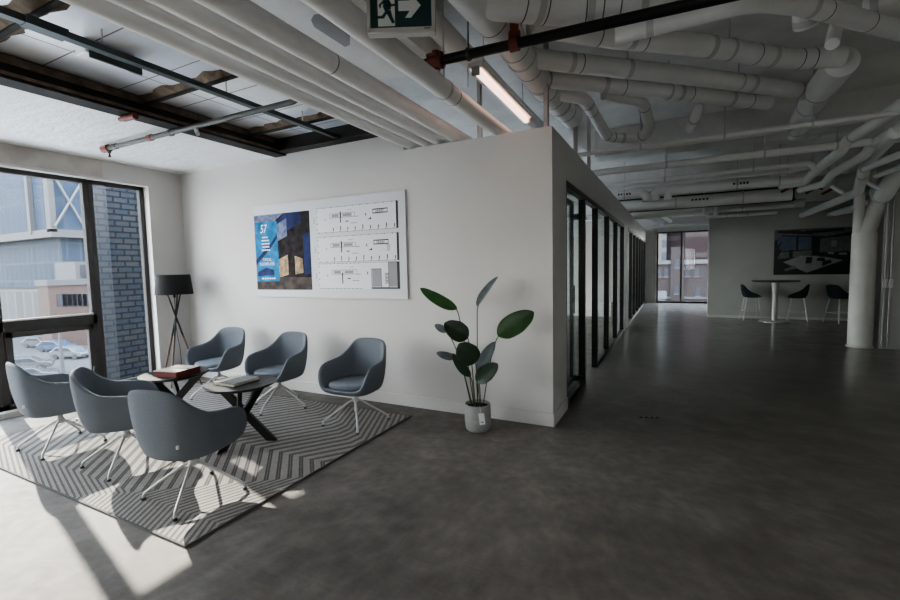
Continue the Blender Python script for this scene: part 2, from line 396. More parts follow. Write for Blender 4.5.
# corridor partition: pillar, lintel, mid pillar, end
w = MB().box(-.12, 0, .12, .575, 0, 2.74).box(-.12, 0, .575, 14.6, 2.36, 2.74).box(-.12, 0, 6.4, 7.35, 0, 2.36).box(-.12, 0, 14.25, 14.6, 0, 2.36)
struct('wall_corridor', w, M['wallgrey'])
struct('wall_switch_plate', MB().box(-.0, .008, .24, .3, .38, .44), M['baseboard']).__setitem__('kind', 'structure') if False else None
# window wall on the left
w = MB()
w.box(-5.5, XL, -7.2, 14.9, 2.67, SLAB); w.box(-5.5, XL, -7.2, 14.9, -.1, .06)
w.box(-5.5, XL, -.455, .35, .06, 2.67); w.box(-5.5, XL, 13.9, 14.9, .06, 2.67); w.box(-5.5, XL, -7.2, -6.6, .06, 2.67)
struct('wall_left', w, M['wall'])
struct('trim_left', MB().box(XL - .001, XL + .004, -5.2, -.98, 2.70, 2.905).box(XL - .001, XL + .006, -1.62, -1.3, 2.74, 2.9), M['rough'])
struct('wall_back', MB().box(-5.6, 5.7, -7.2, -7, 0, .9).box(-5.6, 5.7, -7.2, -7, 2.67, SLAB).box(-5.6, 1.7, -7.2, -7, .9, 2.67).box(3.5, 5.7, -7.2, -7, .9, 2.67), M['wall'])
fb = MB().box(1.7, 3.5, -7.12, -7.04, .9, .96).box(1.7, 3.5, -7.12, -7.04, 2.61, 2.67)  # unseen window added behind the camera to brighten the room
for k in range(4): fb.box(1.7 + k * .58, 1.76 + k * .58, -7.12, -7.04, .9, 2.67)
fb = struct('window_18', fb, M['frame'])
MB().box(1.74, 3.46, -7.085, -7.08, .94, 2.63).build('pane', M['glass'], fb)
struct('wall_right', MB().box(5.5, 5.7, -7.2, 14.9, 0, SLAB), M['wall'])
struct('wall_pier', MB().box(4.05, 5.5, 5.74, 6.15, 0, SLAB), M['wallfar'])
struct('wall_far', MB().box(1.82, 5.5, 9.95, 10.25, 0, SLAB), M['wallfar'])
struct('baseboard_far', MB().box(1.82, 5.5, 9.935, 9.95, 0, .06), M['band'])
w = MB().box(-5.6, .385, 14.6, 14.8, 0, SLAB).box(3.6, 5.7, 14.6, 14.8, 0, SLAB).box(.385, 3.6, 14.6, 14.8, 2.66, SLAB)
struct('wall_end', w, M['wallgrey'])
struct('wall_office', MB().box(-5.32, -.62, 9.3, 9.42, 0, 2.74), M['wall'])
# concrete drop beams under the slab
struct('trim_1', MB().box(-.1, 5.5, 3.05, 3.45, 3.12, SLAB), M['slab'])
struct('trim_2', MB().box(-5.3, 5.5, 6.6, 7.0, 3.12, SLAB), M['slab'])
struct('trim_3', MB().box(-5.3, 5.5, 9.6, 9.95, 2.95, SLAB), M['slab'])
struct('trim_4', MB().box(-5.3, 5.5, 11.5, 12.0, 3.0, SLAB), M['slab'])

# windows: frames with panes as children
def window_left(name, y0, y1, z0=.06, z1=2.67, transom=None):
    xf0, xf1 = -5.50, -5.43; fw = .055
    f = MB(); f.box(xf0, xf1, y0, y0 + fw, z0, z1).box(xf0, xf1, y1 - fw, y1, z0, z1)
    f.box(xf0, xf1, y0, y1, z1 - .05, z1).box(xf0, xf1, y0, y1, z0, z0 + .06)
    if transom: f.box(xf0, xf1, y0, y1, .90, 1.02)
    o = struct(name, f, M['frame'], bevel=.006)
    if transom:
        s = MB(); a, b = y0 + fw, y1 - fw
        s.box(-5.47, -5.415, a, a + .06, .12, .90).box(-5.47, -5.415, b - .06, b, .12, .90).box(-5.47, -5.415, a, b, .84, .90).box(-5.47, -5.415, a, b, .12, .18)
        sa = s.build('opening_sash', M['frame'], o, bevel=.006)
        h = MB().box(-5.42, -5.39, b - .045, b - .018, .24, .38); h.build('sash_handle', M['strut'], sa, bevel=.005)
        MB().box(-5.456, -5.45, a + .03, b - .03, .15, .87).build('pane', M['glass'], sa)
        MB().box(-5.499, -5.493, a - .02, b + .02, 1.0, z1 - .03).build('pane', M['glass'], o)
        MB().box(-5.44, -5.41, y0 + .05, y1 - .05, 1.02, 1.04).build('sill_strip', M['whitemetal'], o)
    else:
        MB().box(-5.499, -5.493, y0 + .03, y1 - .03, z0 + .03, z1 - .03).build('pane', M['glass'], o)
    return o
window_left('window_1', -1.10, -.455)
window_left('window_2', -2.03, -1.10, transom=True)
window_left('window_3', -2.96, -2.03)
window_left('window_4', -4.2, -2.96, transom=True)
window_left('window_5', -5.4, -4.2)
window_left('window_6', -6.6, -5.4)
yy = .35
for i in range(8):
    window_left('window_%d' % (i + 7), yy, yy + 13.55 / 8); yy += 13.55 / 8
def window_end():
    f = MB(); y0, y1 = 14.52, 14.62
    for x in (.385, 1.18, 2.1, 2.85, 3.54): f.box(x, x + .06, y0, y1, .04, 2.66)
    f.box(.385, 3.6, y0, y1, .0, .07).box(.385, 3.6, y0, y1, 2.61, 2.66)
    o = struct('window_15', f, M['bframe'])
    for a, b in ((.42, 1.2), (1.22, 2.12), (2.14, 2.87), (2.89, 3.56)): MB().box(a, b, 14.57, 14.576, .05, 2.62).build('pane', M['glass'], o)
window_end()
struct('trim_5', MB().box(.30, .385, 14.45, 14.6, 0, 2.74), M['rough'])

# glazed partition fronts in the corridor wall
def glazed(name, y0, y1, posts, skip=()):
    f = MB(); d0, d1 = -.075, .004
    f.box(d0, d1, y0, y1, 2.30, 2.36).box(d0, .0, y0, y0 + .035, 0, 2.3)
    o = struct(name, f, M['bframe'])
    ys = [y0] + posts
    for k, p in enumerate(posts):
        MB().box(d0, d1, p, p + .05, 0, 2.3).build('mullion', M['bframe'], o)
    for k in range(len(ys) - 1):
        if k in skip: continue
        a, b = ys[k] + .03, ys[k + 1] + .02
        MB().box(-.042, -.032, a, b, .04, 2.31).build('pane', M['pglass'], o)
        MB().box(-.07, 0.0, ys[k] + .03, ys[k + 1], 0, .06).build('sill_rail', M['bframe'], o)
glazed('window_16', .575, 6.4, [1.62, 2.62, 3.86, 5.1, 6.34], skip=(1,))
glazed('window_17', 7.35, 14.25, [7.4, 8.5, 9.6, 10.7, 11.8, 12.9, 14.19])
# the sliding glass door stands open behind the first pane
d = MB().box(-.17, -.13, 1.55, 1.61, .03, 2.28).box(-.17, -.13, .60, .64, .03, 2.28).box(-.17, -.13, .64, 1.55, 2.22, 2.28).box(-.17, -.13, .64, 1.55, .03, .10)
d = struct('door_1', d, M['bframe'])
MB().box(-.154, -.148, .62, 1.58, .08, 2.24).build('pane', M['pglass'], d)
MB().box(-.13, -.02, 1.60, 1.68, 2.06, 2.13).box(-.13, -.02, 1.60, 1.68, .04, .11).build('door_guide', M['bframe'], d)
MB().tube([(-.12, 1.58, .9), (-.12, 1.58, 1.25)], .012).build('door_handle', M['bframe'], d)

# ------------------------------------------------------------------ ceiling over the lounge: beam, cross beams, strut
b = MB()
b.box(-3.42, -3.24, -7, 0, 2.90, 2.925).box(-3.345, -3.315, -7, 0, 2.925, 3.1)
bm_ = tag(b.build('steel_beam', M['steel']), 'dark steel beam running along the edge of the white wrapped lounge ceiling', 'beam')
MB().box(-3.36, -3.30, -7, -.1, 3.03, 3.09).box(-3.315, -3.235, -7, -.1, 2.926, 2.95).build('fireproofing', M['fireproof'], bm_)
def crossbeam(y, label, wdt=.12):
    b = MB(); x0, x1, n = -3.31, -1.60, 22
    pr = []
    for i in range(n + 1):
        x = x0 + (x1 - x0) * i / n; j = random.uniform(-.03, .03); k = random.uniform(-.03, .03)
        pr.append([Vector((x, y - wdt / 2 + j, 3.098)), Vector((x, y - .02, 3.045)), Vector((x, y + .02, 3.045)), Vector((x, y + wdt / 2 + k, 3.098))])
    b.loft(pr)
    o = tag(b.build('cross_beam', M['fireproof'], smooth=0), label, 'beam', 'brown cross beams under the metal deck')
    MB().box(x0, x1, y - .018, y + .018, 3.03, 3.045).build('bottom_flange', M['steel'], o)
crossbeam(-2.68, 'brown cross beam under the metal deck, nearest the camera at the photo corner', .2)
crossbeam(-1.56, 'brown ragged fireproofed cross beam above the middle of the metal deck')
crossbeam(-.45, 'thin brown cross beam nearest the poster wall under the metal deck', .09)
tag(MB().box(-3.3, -1.56, -.14, -.002, 2.92, 2.94).box(-3.3, -1.56, -.05, -.03, 2.94, 3.1).build('wall_beam', M['steel']), 'dark steel beam along the top of the poster wall', 'beam')
st = tag(MB().box(-2.395, -2.335, -7, -.02, 2.95, 2.955).box(-2.395, -2.39, -7, -.02, 2.955, 2.99).box(-2.34, -2.335, -7, -.02, 2.955, 2.99).box(-2.41, -2.32, -2.75, -2.55, 2.945, 2.995).build('strut_channel', M['strut']),
    'long green grey strut channel hanging below the metal deck', 'strut')
for y in (-2.35, -1.45, -.6): MB().tube([(-2.365, y, 2.99), (-2.365, y, 3.1)], .006, 8).build('hanger_rod', M['band'], st)
bx = thing('junction_box', 'grey metal box with dark cover hanging under the metal deck', 'box', (-2.62, -2.19, 2.97))
MB().box(-.07, .06, -.17, .14, .03, .128).build('housing', M['deck'], bx, bevel=.006)
MB().box(.06, .075, -.15, .18, 0, .11).build('cover_plate', M['strut'], bx)

# ------------------------------------------------------------------ pipes
def pipe(name, label, pts, r, mat='pipe', rad=.12, bands=(), seams=(), hangers=(), group=None, cat='pipe', n=20):
    path = fillet(pts, rad) if len(pts) > 2 else [Vector(p) for p in pts]
    o = tag(MB().tube(path, r, n).build(name, M[mat], smooth=50), label, cat, group)
    def where(t):
        Ls = [(path[i + 1] - path[i]).length for i in range(len(path) - 1)]; T = sum(Ls) * t
        for i, l in enumerate(Ls):
            if T <= l: return path[i].lerp(path[i + 1], T / l), (path[i + 1] - path[i]).normalized()
            T -= l
        return path[-1], (path[-1] - path[-2]).normalized()
    for t in bands:
        p, d = where(t); MB().tube([p - d * .022, p + d * .022], r * 1.045, n).build('pipe_band', M['band' if mat != 'black' else 'red'], o)
    for t in seams:
        p, d = where(t); MB().tube([p - d * .004, p + d * .004], r * 1.012, n).build('joint_seam', M['seam'], o)
    for t in hangers:
        p, d = where(t)
        hb = MB().tube([p - d * .012, p + d * .012], r * 1.06, n).build('hanger_ring', M['band'], o)
        MB().tube([p + Vector((0, 0, r)), (p.x, p.y, SLAB)], .006, 8).build('hanger_rod', M['band'], hb)
    return o
def px(*l): return [at(u, v, 2, z) for u, v, z in l]

G4 = 'white insulated pipes crossing above the poster wall'
for x, r, z, lab in ((-1.50, .06, 2.805, 'white insulated pipe over the poster wall, nearest the metal deck'),
                     (-1.315, .06, 2.805, 'second white insulated pipe from the metal deck over the poster wall'),
                     (-1.165, .07, 2.815, 'third white insulated pipe from the metal deck over the poster wall'),
                     (-.975, .066, 2.811, 'white insulated pipe fourth from the metal deck, beside the pale slab strip')):
    pipe('ceiling_pipe', lab, [(x, -6.9, z), (x, .9, z)], r, seams=(.66,) if r == .066 else (), group=G4)
pipe('ceiling_pipe', 'white pipe passing behind the exit sign and resting on the partition top', [(-.53, -6.9, 2.80), (-.53, .6, 2.80)], .068, seams=(.8,), hangers=(.78,), group=G4)
pipe('ceiling_pipe', 'grey pipe along the slab between exit sign and fluorescent lamp', [(-.62, -6.9, 3.3), (-.62, 4, 3.3)], .085, 'pipegrey')
tag(MB().prism([at(311, 20, 2, 3.147), at(314, 15, 2, 3.147), at(322, 14, 2, 3.147), at(350, 33, 2, 3.147), at(350, 45, 2, 3.147), at(345, 47, 2, 3.147), at(314, 27, 2, 3.147)], (0, 0, .004)).build('slab_recess', M['conduit']),
    'oblong grey recess in the pale slab left of the exit sign', 'recess')

# grey sprinkler branch, black sprinkler main
sp = pipe('sprinkler_pipe', 'grey sprinkler branch pipe under the lounge ceiling ending above the windows', [(-4.48, -1.33, 2.855), (-1.72, -1.315, 2.855), (-1.64, -1.315, 2.95), (-1.64, -1.315, 3.1)], .024, 'galv', rad=.06)
MB().tube([(-4.53, -1.335, 2.855), (-4.43, -1.33, 2.855)], .04).build('end_coupling', M['red'], sp)
MB().tube([(-3.72, -1.325, 2.855), (-3.66, -1.325, 2.855)], .032).build('coupling', M['red'], sp)
MB().tube([(-4.36, -1.33, 2.855), (-4.28, -1.33, 2.855)], .03).build('coupling', M['galv'], sp)
MB().tube([(-4.43, -1.33, 2.855), (-4.43, -1.33, 2.80)], .016, 10).tube([(-4.43, -1.33, 2.80), (-4.43, -1.33, 2.76)], [.006, .014], 10).build('sprinkler_head', M['galv'], sp)
MB().tube([(-3.36, -1.32, 2.875), (-3.36, -1.32, 2.95)], .008, 8).tube([(-3.38, -1.32, 2.855), (-3.34, -1.32, 2.855)], .032).build('clevis_hanger', M['galv'], sp)
MB().tube([(-2.98, -1.32, 2.83), (-2.93, -1.34, 2.77)], .018, 10).build('clevis_clip', M['whitemetal'], sp)
tag(MB().tube([(-3.36, -1.73, 2.872), (-3.20, -1.72, 2.872)], .028, 10).tube([(-3.42, -1.73, 2.872), (-3.34, -1.73, 2.872)], .018, 10).build('red_fitting', M['red']), 'small red pipe fitting beside the dark steel beam', 'fitting')
bk = pipe('sprinkler_main', 'black sprinkler main pipe with red couplings crossing under the white pipes', [(-.80, -1.085, 3.0), (-.5, -1.065, 3.0), (2.2, -.90, 3.0), (5.4, -.72, 3.0)], .034, 'black')
MB().tube([(-.63, -1.078, 3.0), (-.53, -1.072, 3.0)], .06).tube([(-0.58, -1.075, 2.93), (-0.58, -1.075, 3.07)], .03, 10).tube([(-0.62, -1.14, 3.02), (-0.54, -1.14, 3.02)], .014, 8).tube([(-0.62, -1.01, 3.02), (-0.54, -1.01, 3.02)], .014, 8).build('grooved_coupling', M['red'], bk)
MB().tube([(-0.58, -1.075, 2.93), (-0.58, -1.075, 2.86)], .028, 12).build('drop_nipple', M['whitemetal'], bk)
MB().tube([(.0, -1.03, 3.03), (.0, -1.03, 3.14)], .03, 12).tube([(-.03, -1.03, 3.0), (.03, -1.03, 3.0)], .047).tube([(0, -1.03, 3.04), (0, -1.03, 3.08)], .042, 12).build('tee_coupling', M['red'], bk)
MB().tube([(.0, -1.03, 3.08), (.0, -1.03, 3.3)], .028, 12).build('riser_nipple', M['black'], bk)
MB().tube([(-.34, -1.055, 3.0), (-.32, -1.054, 3.0)], .044, 12).tube([(-.33, -1.055, 3.03), (-.33, -1.055, SLAB)], .006, 8).build('hanger', M['galv'], bk)

# big soil pipe and its branches
pipe('drain_pipe', 'large grey drain pipe running diagonally past the lit lamp to the partition corner', px((452, -26, 3.2), (508, 38, 3.2), (548, 93, 3.2), (572, 118, 3.16)), .115, 'pipegrey', bands=(.62, .85), seams=(.2, .36, .5, .7, .78, .92), hangers=(.42,))
pipe('drain_pipe', 'thick grey drain pipe at the top edge above the black sprinkler main', px((478, -2, 3.22), (560, 6, 3.22), (640, -4, 3.22), (720, -22, 3.22)), .12, 'pipegrey', bands=(.27, .5, .72), seams=(.2, .3, .48, .55, .62))
pipe('drain_pipe', 'grey pipe just behind the black sprinkler main, sloping up to the right', px((616, 35, 3.1), (690, 17, 3.1), (752, 0, 3.1), (800, 4, 3.12), (895, 29, 3.14), (960, 50, 3.14)), .062, 'pipegrey', rad=.25, bands=(.07, .4), seams=(.45, .6, .75))
pipe('drain_pipe', 'long grey drain branch, highest of the three slanting to the right', px((531, 24, 3.28), (600, 36, 3.27), (700, 45, 3.26), (790, 60, 3.25), (842, 57, 3.24)), .083, 'pipegrey', rad=.3, bands=(.3, .55, .78), seams=(.2, .34, .72, .88, .92), hangers=(.62,))
pipe('drain_pipe', 'long grey drain branch, middle of the three slanting to the right', px((530, 58, 3.22), (600, 66, 3.22), (700, 77, 3.22), (808, 92, 3.22)), .078, 'pipegrey', bands=(.12, .3, .75), seams=(.15, .95), hangers=(.3, .7))
pipe('drain_pipe', 'long grey drain branch, lowest of the three slanting to the right', px((549, 80, 3.2), (600, 85, 3.2), (700, 95, 3.2), (768, 103, 3.2)), .072, 'pipegrey', bands=(.22, .55, .8), seams=(.3, .6, .9), hangers=(.5,))
pipe('drain_trap', 'grey looped drain trap hanging beside the top of the partition corner', px((556, 94, 3.2), (585, 99, 3.15), (607, 137, 3.0), (640, 139, 3.0), (650, 128, 3.05), (643, 102, 3.2), (604, 94, 3.24)), .058, 'pipegrey', rad=.09, bands=(.14, .5), seams=(.2, .42, .46, .6, .8))
pipe('drain_stub', 'short capped grey pipe stub pointing down under the slanting drains', px((699, 107, 3.2), (696, 115, 3.1), (690, 129, 3.03)), .05, 'pipegrey', rad=.06, bands=(.5,))
pipe('drain_pipe', 'short wide grey pipe end dropping from the drain near the top right corner', px((805, 6, 3.25), (806, 26, 3.15)), .075, 'pipegrey', bands=(.7,))
pipe('drain_pipe', 'wide grey drain sloping down leftward at the end of the three slanting branches', px((842, 62, 3.2), (818, 92, 3.2), (796, 131, 3.2)), .125, 'pipegrey', bands=(.5,), seams=(.3, .9))
pipe('drain_pipe', 'large grey drain along the right ceiling under the slab', px((796, 128, 3.24), (850, 132, 3.24), (930, 120, 3.24)), .12, 'pipegrey', seams=(.1, .2))
pipe('drain_pipe', 'grey pipe entering at the top right corner of the view', px((866, 8, 3.3), (905, -6, 3.3)), .1, 'pipegrey', bands=(.3,))
pipe('drain_stub', 'small vertical grey pipe between the drains at upper right', [at(837, 22, 2, 3.35), at(832, 44, 2, 3.1)], .045, 'pipegrey')

# slim pipes crossing the corridor
GH = 'slim pipes crossing the corridor ceiling'
pipe('ceiling_pipe', 'slim pipe crossing the corridor, nearest of the four', [(-1.2, 1.92, 2.9), (3.1, 1.85, 2.9)], .028, 'pipegrey', hangers=(.42, .62, .8), group=GH)
pipe('ceiling_pipe', 'second slim pipe crossing the corridor, below the concrete drop beam', [(-1.2, 3.16, 2.9), (3.4, 3.12, 2.9)], .045, 'pipe', hangers=(.45, .7, .86), group=GH)
pipe('ceiling_pipe', 'third slim pipe crossing the corridor with a small elbow at its right end', [(-1.2, 4.5, 2.9), (2.72, 4.18, 2.9), (2.8, 4.18, 2.78)], .036, 'pipe', rad=.05, hangers=(.5, .8), group=GH)
pipe('ceiling_pipe', 'thinnest pipe crossing the corridor under the third slim pipe', [(-1.0, 4.7, 2.86), (2.75, 4.5, 2.86)], .018, 'pipegrey', group=GH)
def stencil(o, y, x0, z, n, w=.05):
    m = MB()
    for i in range(n): m.box(x0 + i * w, x0 + i * w + w * .65, y, y + .002, z - .018, z + .018)
    m.build('stencil_mark', M['ink'], o)
p = pipe('duct_pipe', 'white insulated pipe with dark stencil marks beside the partition top', [(-1.1, 5.45, 2.86), (.42, 5.45, 2.86), (.5, 5.45, 2.78), (.5, 5.45, 2.70)], .085, 'pipe', rad=.08, hangers=(.7,))
stencil(p, 5.45 - .088, -.02, 2.86, 5)
p = pipe('duct_pipe', 'white insulated pipe across the corridor with drop elbow and stencil marks', [(.64, 5.5, 2.70), (.64, 5.5, 2.88), (2.95, 5.5, 2.88)], .085, 'pipe', rad=.09, hangers=(.6, .85))
stencil(p, 5.5 - .088, 1.9, 2.88, 5)
pipe('duct_pipe', 'grey stub elbow under the white stencilled pipe', [(.86, 5.5, 2.86), (.86, 5.5, 2.70)], .07, 'pipe')
p = pipe('duct_pipe', 'wide white duct pipe crossing the corridor above the far partition', [(-1.1, 7.3, 2.85), (3.1, 7.3, 2.85)], .13, 'pipe', hangers=(.5, .8))
stencil(p, 7.3 - .133, 1.3, 2.87, 5, .07)
tag(MB().box(-.5, 3.3, 8.0, 8.25, 2.80, 2.84).box(-.5, 3.3, 8.1, 8.14, 2.84, 3.12).build('steel_beam', M['steel']), 'black steel beam across the corridor behind the white ducts', 'beam')
tag(MB().tube(fillet([(-.4, 8.9, 2.78), (1.5, 8.9, 2.80), (2.2, 8.7, 2.84), (3.6, 8.75, 2.8)], .2), .10).build('flexible_duct', M['pipegrey']), 'wrapped flexible duct across the corridor in front of the far wall', 'duct')
pipe('ceiling_pipe', 'thin white pipe just above the end window head', [(.3, 12.6, 2.74), (2.2, 12.6, 2.74)], .04, 'pipe')
pipe('ceiling_pipe', 'white pipe running toward the end window beside the glazed partition', [(.25, 9.3, 2.82), (.62, 12.3, 2.82)], .07, 'pipe')
pipe('ceiling_pipe', 'second white pipe running toward the end window', [(.55, 9.3, 2.86), (.85, 12.3, 2.86)], .06, 'pipe')
cb = tag(MB().box(.9, 1.9, 10.2, 10.5, 2.82, 3.05).build('air_box', M['pipegrey'], bevel=.01), 'grey air duct box above the corridor near the end window', 'duct')
pipe('ceiling_pipe', 'white pipe with two drops above the corridor before the far wall', [(1.4, 8.5, 2.74), (3.4, 8.6, 2.74)], .05, 'pipe', seams=(.2, .5))
pipe('ceiling_pipe', 'lower white pipe along the far wall top', [(1.7, 9.3, 2.66), (3.2, 9.3, 2.66)], .04, 'pipe', seams=(.3, .6))
for k, (x, lab) in enumerate(((1.62, 'left short white riser above the far wall'), (1.85, 'right short white riser above the far wall'))):
    tag(MB().tube([(x, 8.45, 2.62), (x, 8.45, SLAB)], .05).build('pipe_riser', M['pipe']), lab, 'pipe')
# small red and brass sprinkler bits over the far right
for (u, v, lab) in ((787, 189, 'red sprinkler valve with brass body under the far right pipes'), (812, 190, 'red sprinkler joint hanging below the far right pipes, middle one'), (828, 191, 'red sprinkler joint closest to the silver spot lamp')):
    c = at(u, v, 1, 6.6); o = tag(MB().tube([c + Vector((-.09, 0, -.05)), c + Vector((.09, 0, .05))], .025, 10).build('sprinkler_joint', M['red']), lab, 'sprinkler part')
    MB().tube([c + Vector((.07, 0, .03)), c + Vector((.16, 0, .0))], .016, 10).build('brass_body', M['bartop'], o)
    MB().tube([c, (c.x, c.y, SLAB)], .012, 8).build('hanger_rod', M['band'], o)
for (u, v, y, lab) in ((838, 190, 5.6, 'silver cylinder spot lamp beneath the right pipes, left one'), (873, 186, 5.4, 'silver cylinder spot lamp beneath the right pipes, right one')):
    c = at(u, v, 1, y); o = tag(MB().tube([c + Vector((-.09, 0, .07)), c + Vector((.07, 0, -.06))], .028, 12).build('spot_lamp', M['deck']), lab, 'lamp')
    MB().tube([c + Vector((-.03, 0, .03)), (c.x - .03, c.y, SLAB)], .007, 8).build('hanger_rod', M['band'], o)

# white pipes descending on the right
GR = 'white pipes stepping down along the right side'
def lift(lst, z): return [at(u, v, 2, z) for u, v in lst]
pipe('ceiling_pipe', 'white pipe stepping down at right, uppermost of the pair with elbows', px((930, 85, 2.95), (880, 120, 2.95), (848, 140, 2.95), (841, 151, 2.84), (812, 174, 2.84), (806, 182, 2.84), (780, 186, 2.84)), .062, 'pipe', rad=.1, bands=(.35,), group=GR)
pipe('ceiling_pipe', 'white pipe stepping down at right, lower of the pair with elbows', px((940, 106, 2.9), (900, 128, 2.9), (873, 143, 2.9), (866, 154, 2.8), (832, 174, 2.8), (824, 184, 2.8), (800, 190, 2.8)), .058, 'pipe', rad=.1, group=GR)
pipe('ceiling_pipe', 'grey pipe with clamp bending down to the low run beside the column', px((896, 132, 2.86), (866, 163, 2.86), (858, 192, 2.62), (842, 199, 2.62), (798, 217, 2.62), (770, 224, 2.62)), .072, 'pipe', rad=.14, bands=(.24, .7), group=GR)
pipe('ceiling_pipe', 'bright white straight pipe ending at the clamp of the bent pipe', px((940, 138, 2.78), (862, 170, 2.78)), .046, 'pipe', bands=(.96,), group=GR)
pipe('ceiling_pipe', 'short white pipe below the bright straight pipe at the right edge', px((940, 154, 2.76), (876, 176, 2.76)), .035, 'pipe', group=GR)
pipe('ceiling_pipe', 'lowest long white pipe at right passing over the bar table', px((940, 184, 2.6), (866, 203, 2.6), (812, 220, 2.6), (800, 223, 2.6)), .055, 'pipe', bands=(.78, .85), group=GR)
pipe('ceiling_pipe', 'thin white pipe just above the column, under the low run', px((870, 208, 2.55), (834, 215, 2.55)), .03, 'pipe', group=GR)
pipe('drain_pipe', 'thick grey drain bending down into the white column pipe', [at(935, 150, 1, 5.3), at(893, 178, 1, 5.4), at(882, 198, 1, 5.7)] + [Vector((4.0, 5.86, 2.63))], .125, 'pipegrey', rad=.3, seams=(.3, .8))
# column pipe with its collar and the slimmer riser
c = thing('column_pipe', 'thick white vertical pipe standing at the corner of the right wall', 'column', (3.845, 5.86, 0))
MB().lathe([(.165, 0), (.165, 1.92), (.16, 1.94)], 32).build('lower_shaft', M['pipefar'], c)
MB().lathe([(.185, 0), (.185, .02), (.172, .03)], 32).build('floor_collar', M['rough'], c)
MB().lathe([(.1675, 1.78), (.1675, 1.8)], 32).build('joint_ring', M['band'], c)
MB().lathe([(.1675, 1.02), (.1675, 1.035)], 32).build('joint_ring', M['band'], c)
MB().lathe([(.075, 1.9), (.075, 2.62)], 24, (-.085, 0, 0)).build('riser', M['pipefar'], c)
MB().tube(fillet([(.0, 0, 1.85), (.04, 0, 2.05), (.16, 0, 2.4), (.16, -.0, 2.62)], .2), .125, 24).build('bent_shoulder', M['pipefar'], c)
for k, (x, lab) in enumerate(((4.085, 'left grey conduit with switch box on the right pier'), (4.155, 'right grey conduit with switch box on the right pier'))):
    o = tag(MB().tube([(x, 5.72, .02), (x, 5.72, 2.6)], .018, 10).build('wall_conduit', M['conduit']), lab, 'conduit')
    MB().box(x - .03, x + .03, 5.69, 5.739, 1.02, 1.16).build('switch_box', M['band'], o, bevel=.004)
for x, y, z, lab in ((-.07, .06, 2.74, 'galvanised strut post on top of the partition behind the lamp'), (-.72, .05, 2.74, 'galvanised strut post on the partition top beside the fifth white pipe'), (-.05, 1.3, 2.74, 'tall perforated strut post above the corridor side of the partition'), (-.05, 2.2, 2.74, 'short strut post on top of the glazed partition')):
    o = tag(MB().box(x - .02, x + .02, y, y + .005, z if x < 0 else 2.9, SLAB).box(x - .02, x - .016, y, y + .04, z if x < 0 else 2.9, SLAB).box(x + .016, x + .02, y, y + .04, z if x < 0 else 2.9, SLAB).build('strut_post', M['band']), lab, 'strut')
# fluorescent batten
A_, B_ = Vector((-.345, -.86, 2.96)), Vector((-.365, .42, 2.96))
fl = tag(MB().box(-.42, -.30, -.88, .44, 2.985, 3.03).build('fluorescent_lamp', M['pipegrey'], bevel=.01), 'lit pinkish fluorescent batten lamp hanging beside the black sprinkler main', 'lamp')
MB().tube([A_, B_], .026, 12).build('lamp_tube', M['tube'], fl)
MB().box(-.405, -.315, -.86, .42, 2.978, 2.986).build('lens', M['lens'], fl)
for y in (-.87, .43): MB().box(-.385, -.325, y - .012, y + .012, 2.93, 2.99).build('end_cap', M['signcase'], fl)
for y in (-.7, .3): MB().tube([(-.36, y, 3.03), (-.36, y, SLAB)], .005, 8).build('hanger_rod', M['band'], fl)
# exit sign facing the camera side of the room
ec = CAM + (CF * FPX + CR * (400.8 - 450) + CU * (300 - 8.8)) / FPX * 2.2
sx_ = Vector((.905, .425, 0)).normalized(); sn = Vector((0, 0, 1)).cross(sx_)      # sn points away from the room's front
if sn.dot(CAM - ec) < 0: sn = -sn
ex = thing('exit_sign', 'green running man exit sign with white arrow hanging from the ceiling', 'sign', ec)
def S(a, b, c=0): return sx_ * a + Vector((0, 0, b)) + sn * c
def sbox(m, a0, a1, b0, b1, c0, c1, k=0): m.prism([S(a0, b0, c0), S(a1, b0, c0), S(a1, b1, c0), S(a0, b1, c0)], sn * (c1 - c0), k); return m
hw, hh = .17, .113
m = MB(); sbox(m, -hw, hw, -hh, hh, -.05, 0)
sbox(m, -hw, hw, -hh, -hh + .024, 0, .006); sbox(m, -hw, hw, hh - .018, hh, 0, .006); sbox(m, -hw, -hw + .018, -hh, hh, 0, .006); sbox(m, hw - .018, hw, -hh, hh, 0, .006)
m.build('case', M['signcase'], ex, bevel=.003)
m = MB(); sbox(m, -hw + .017, hw - .017, -hh + .023, hh - .017, .0005, .002); m.build('face_panel', M['signgreen'], ex)
m = MB(); sbox(m, -.115, -.03, -.082, .082, .0022, .003); m.build('doorway_symbol', M['signwhite'], ex)
m = MB(); m.prism([S(a, b, .0022) for a, b in ((-.012, -.012), (.045, -.012), (.020, -.045), (.05, -.045), (.1, .012), (.05, .069), (.020, .069), (.045, .036), (-.012, .036))], sn * .001); m.build('arrow_symbol', M['signwhite'], ex)
m = MB()
m.prism([S(-.064 + .014 * math.cos(t * PI / 8), .062 + .014 * math.sin(t * PI / 8), .0034) for t in range(16)], sn * .0006)
for q in (((-.085, .043), (-.055, .043), (-.048, .0), (-.078, -.012), (-.088, .01)), ((-.085, .043), (-.11, .02), (-.104, .004), (-.097, .008), (-.098, .018), (-.078, .034)),
          ((-.058, .043), (-.045, .022), (-.026, .024), (-.026, .013), (-.05, .010), (-.063, .026)),
          ((-.078, -.01), (-.05, -.005), (-.044, -.035), (-.03, -.066), (-.045, -.070), (-.062, -.037)),
          ((-.078, -.012), (-.062, -.012), (-.085, -.045), (-.12, -.045), (-.122, -.033), (-.095, -.031))):
    m.prism([S(a, b, .0034) for a, b in q], sn * .0006)
m.build('running_figure', M['signgreen'], ex)
m = MB(); sbox(m, .115, .145, -.101, -.097, .0062, .0068); m.build('maker_mark', M['ink'], ex)
m = MB(); m.tube([S(0, hh, -.02), S(0, SLAB - ec.z, -.02)], .008, 8); m.build('hanger_rod', M['band'], ex)
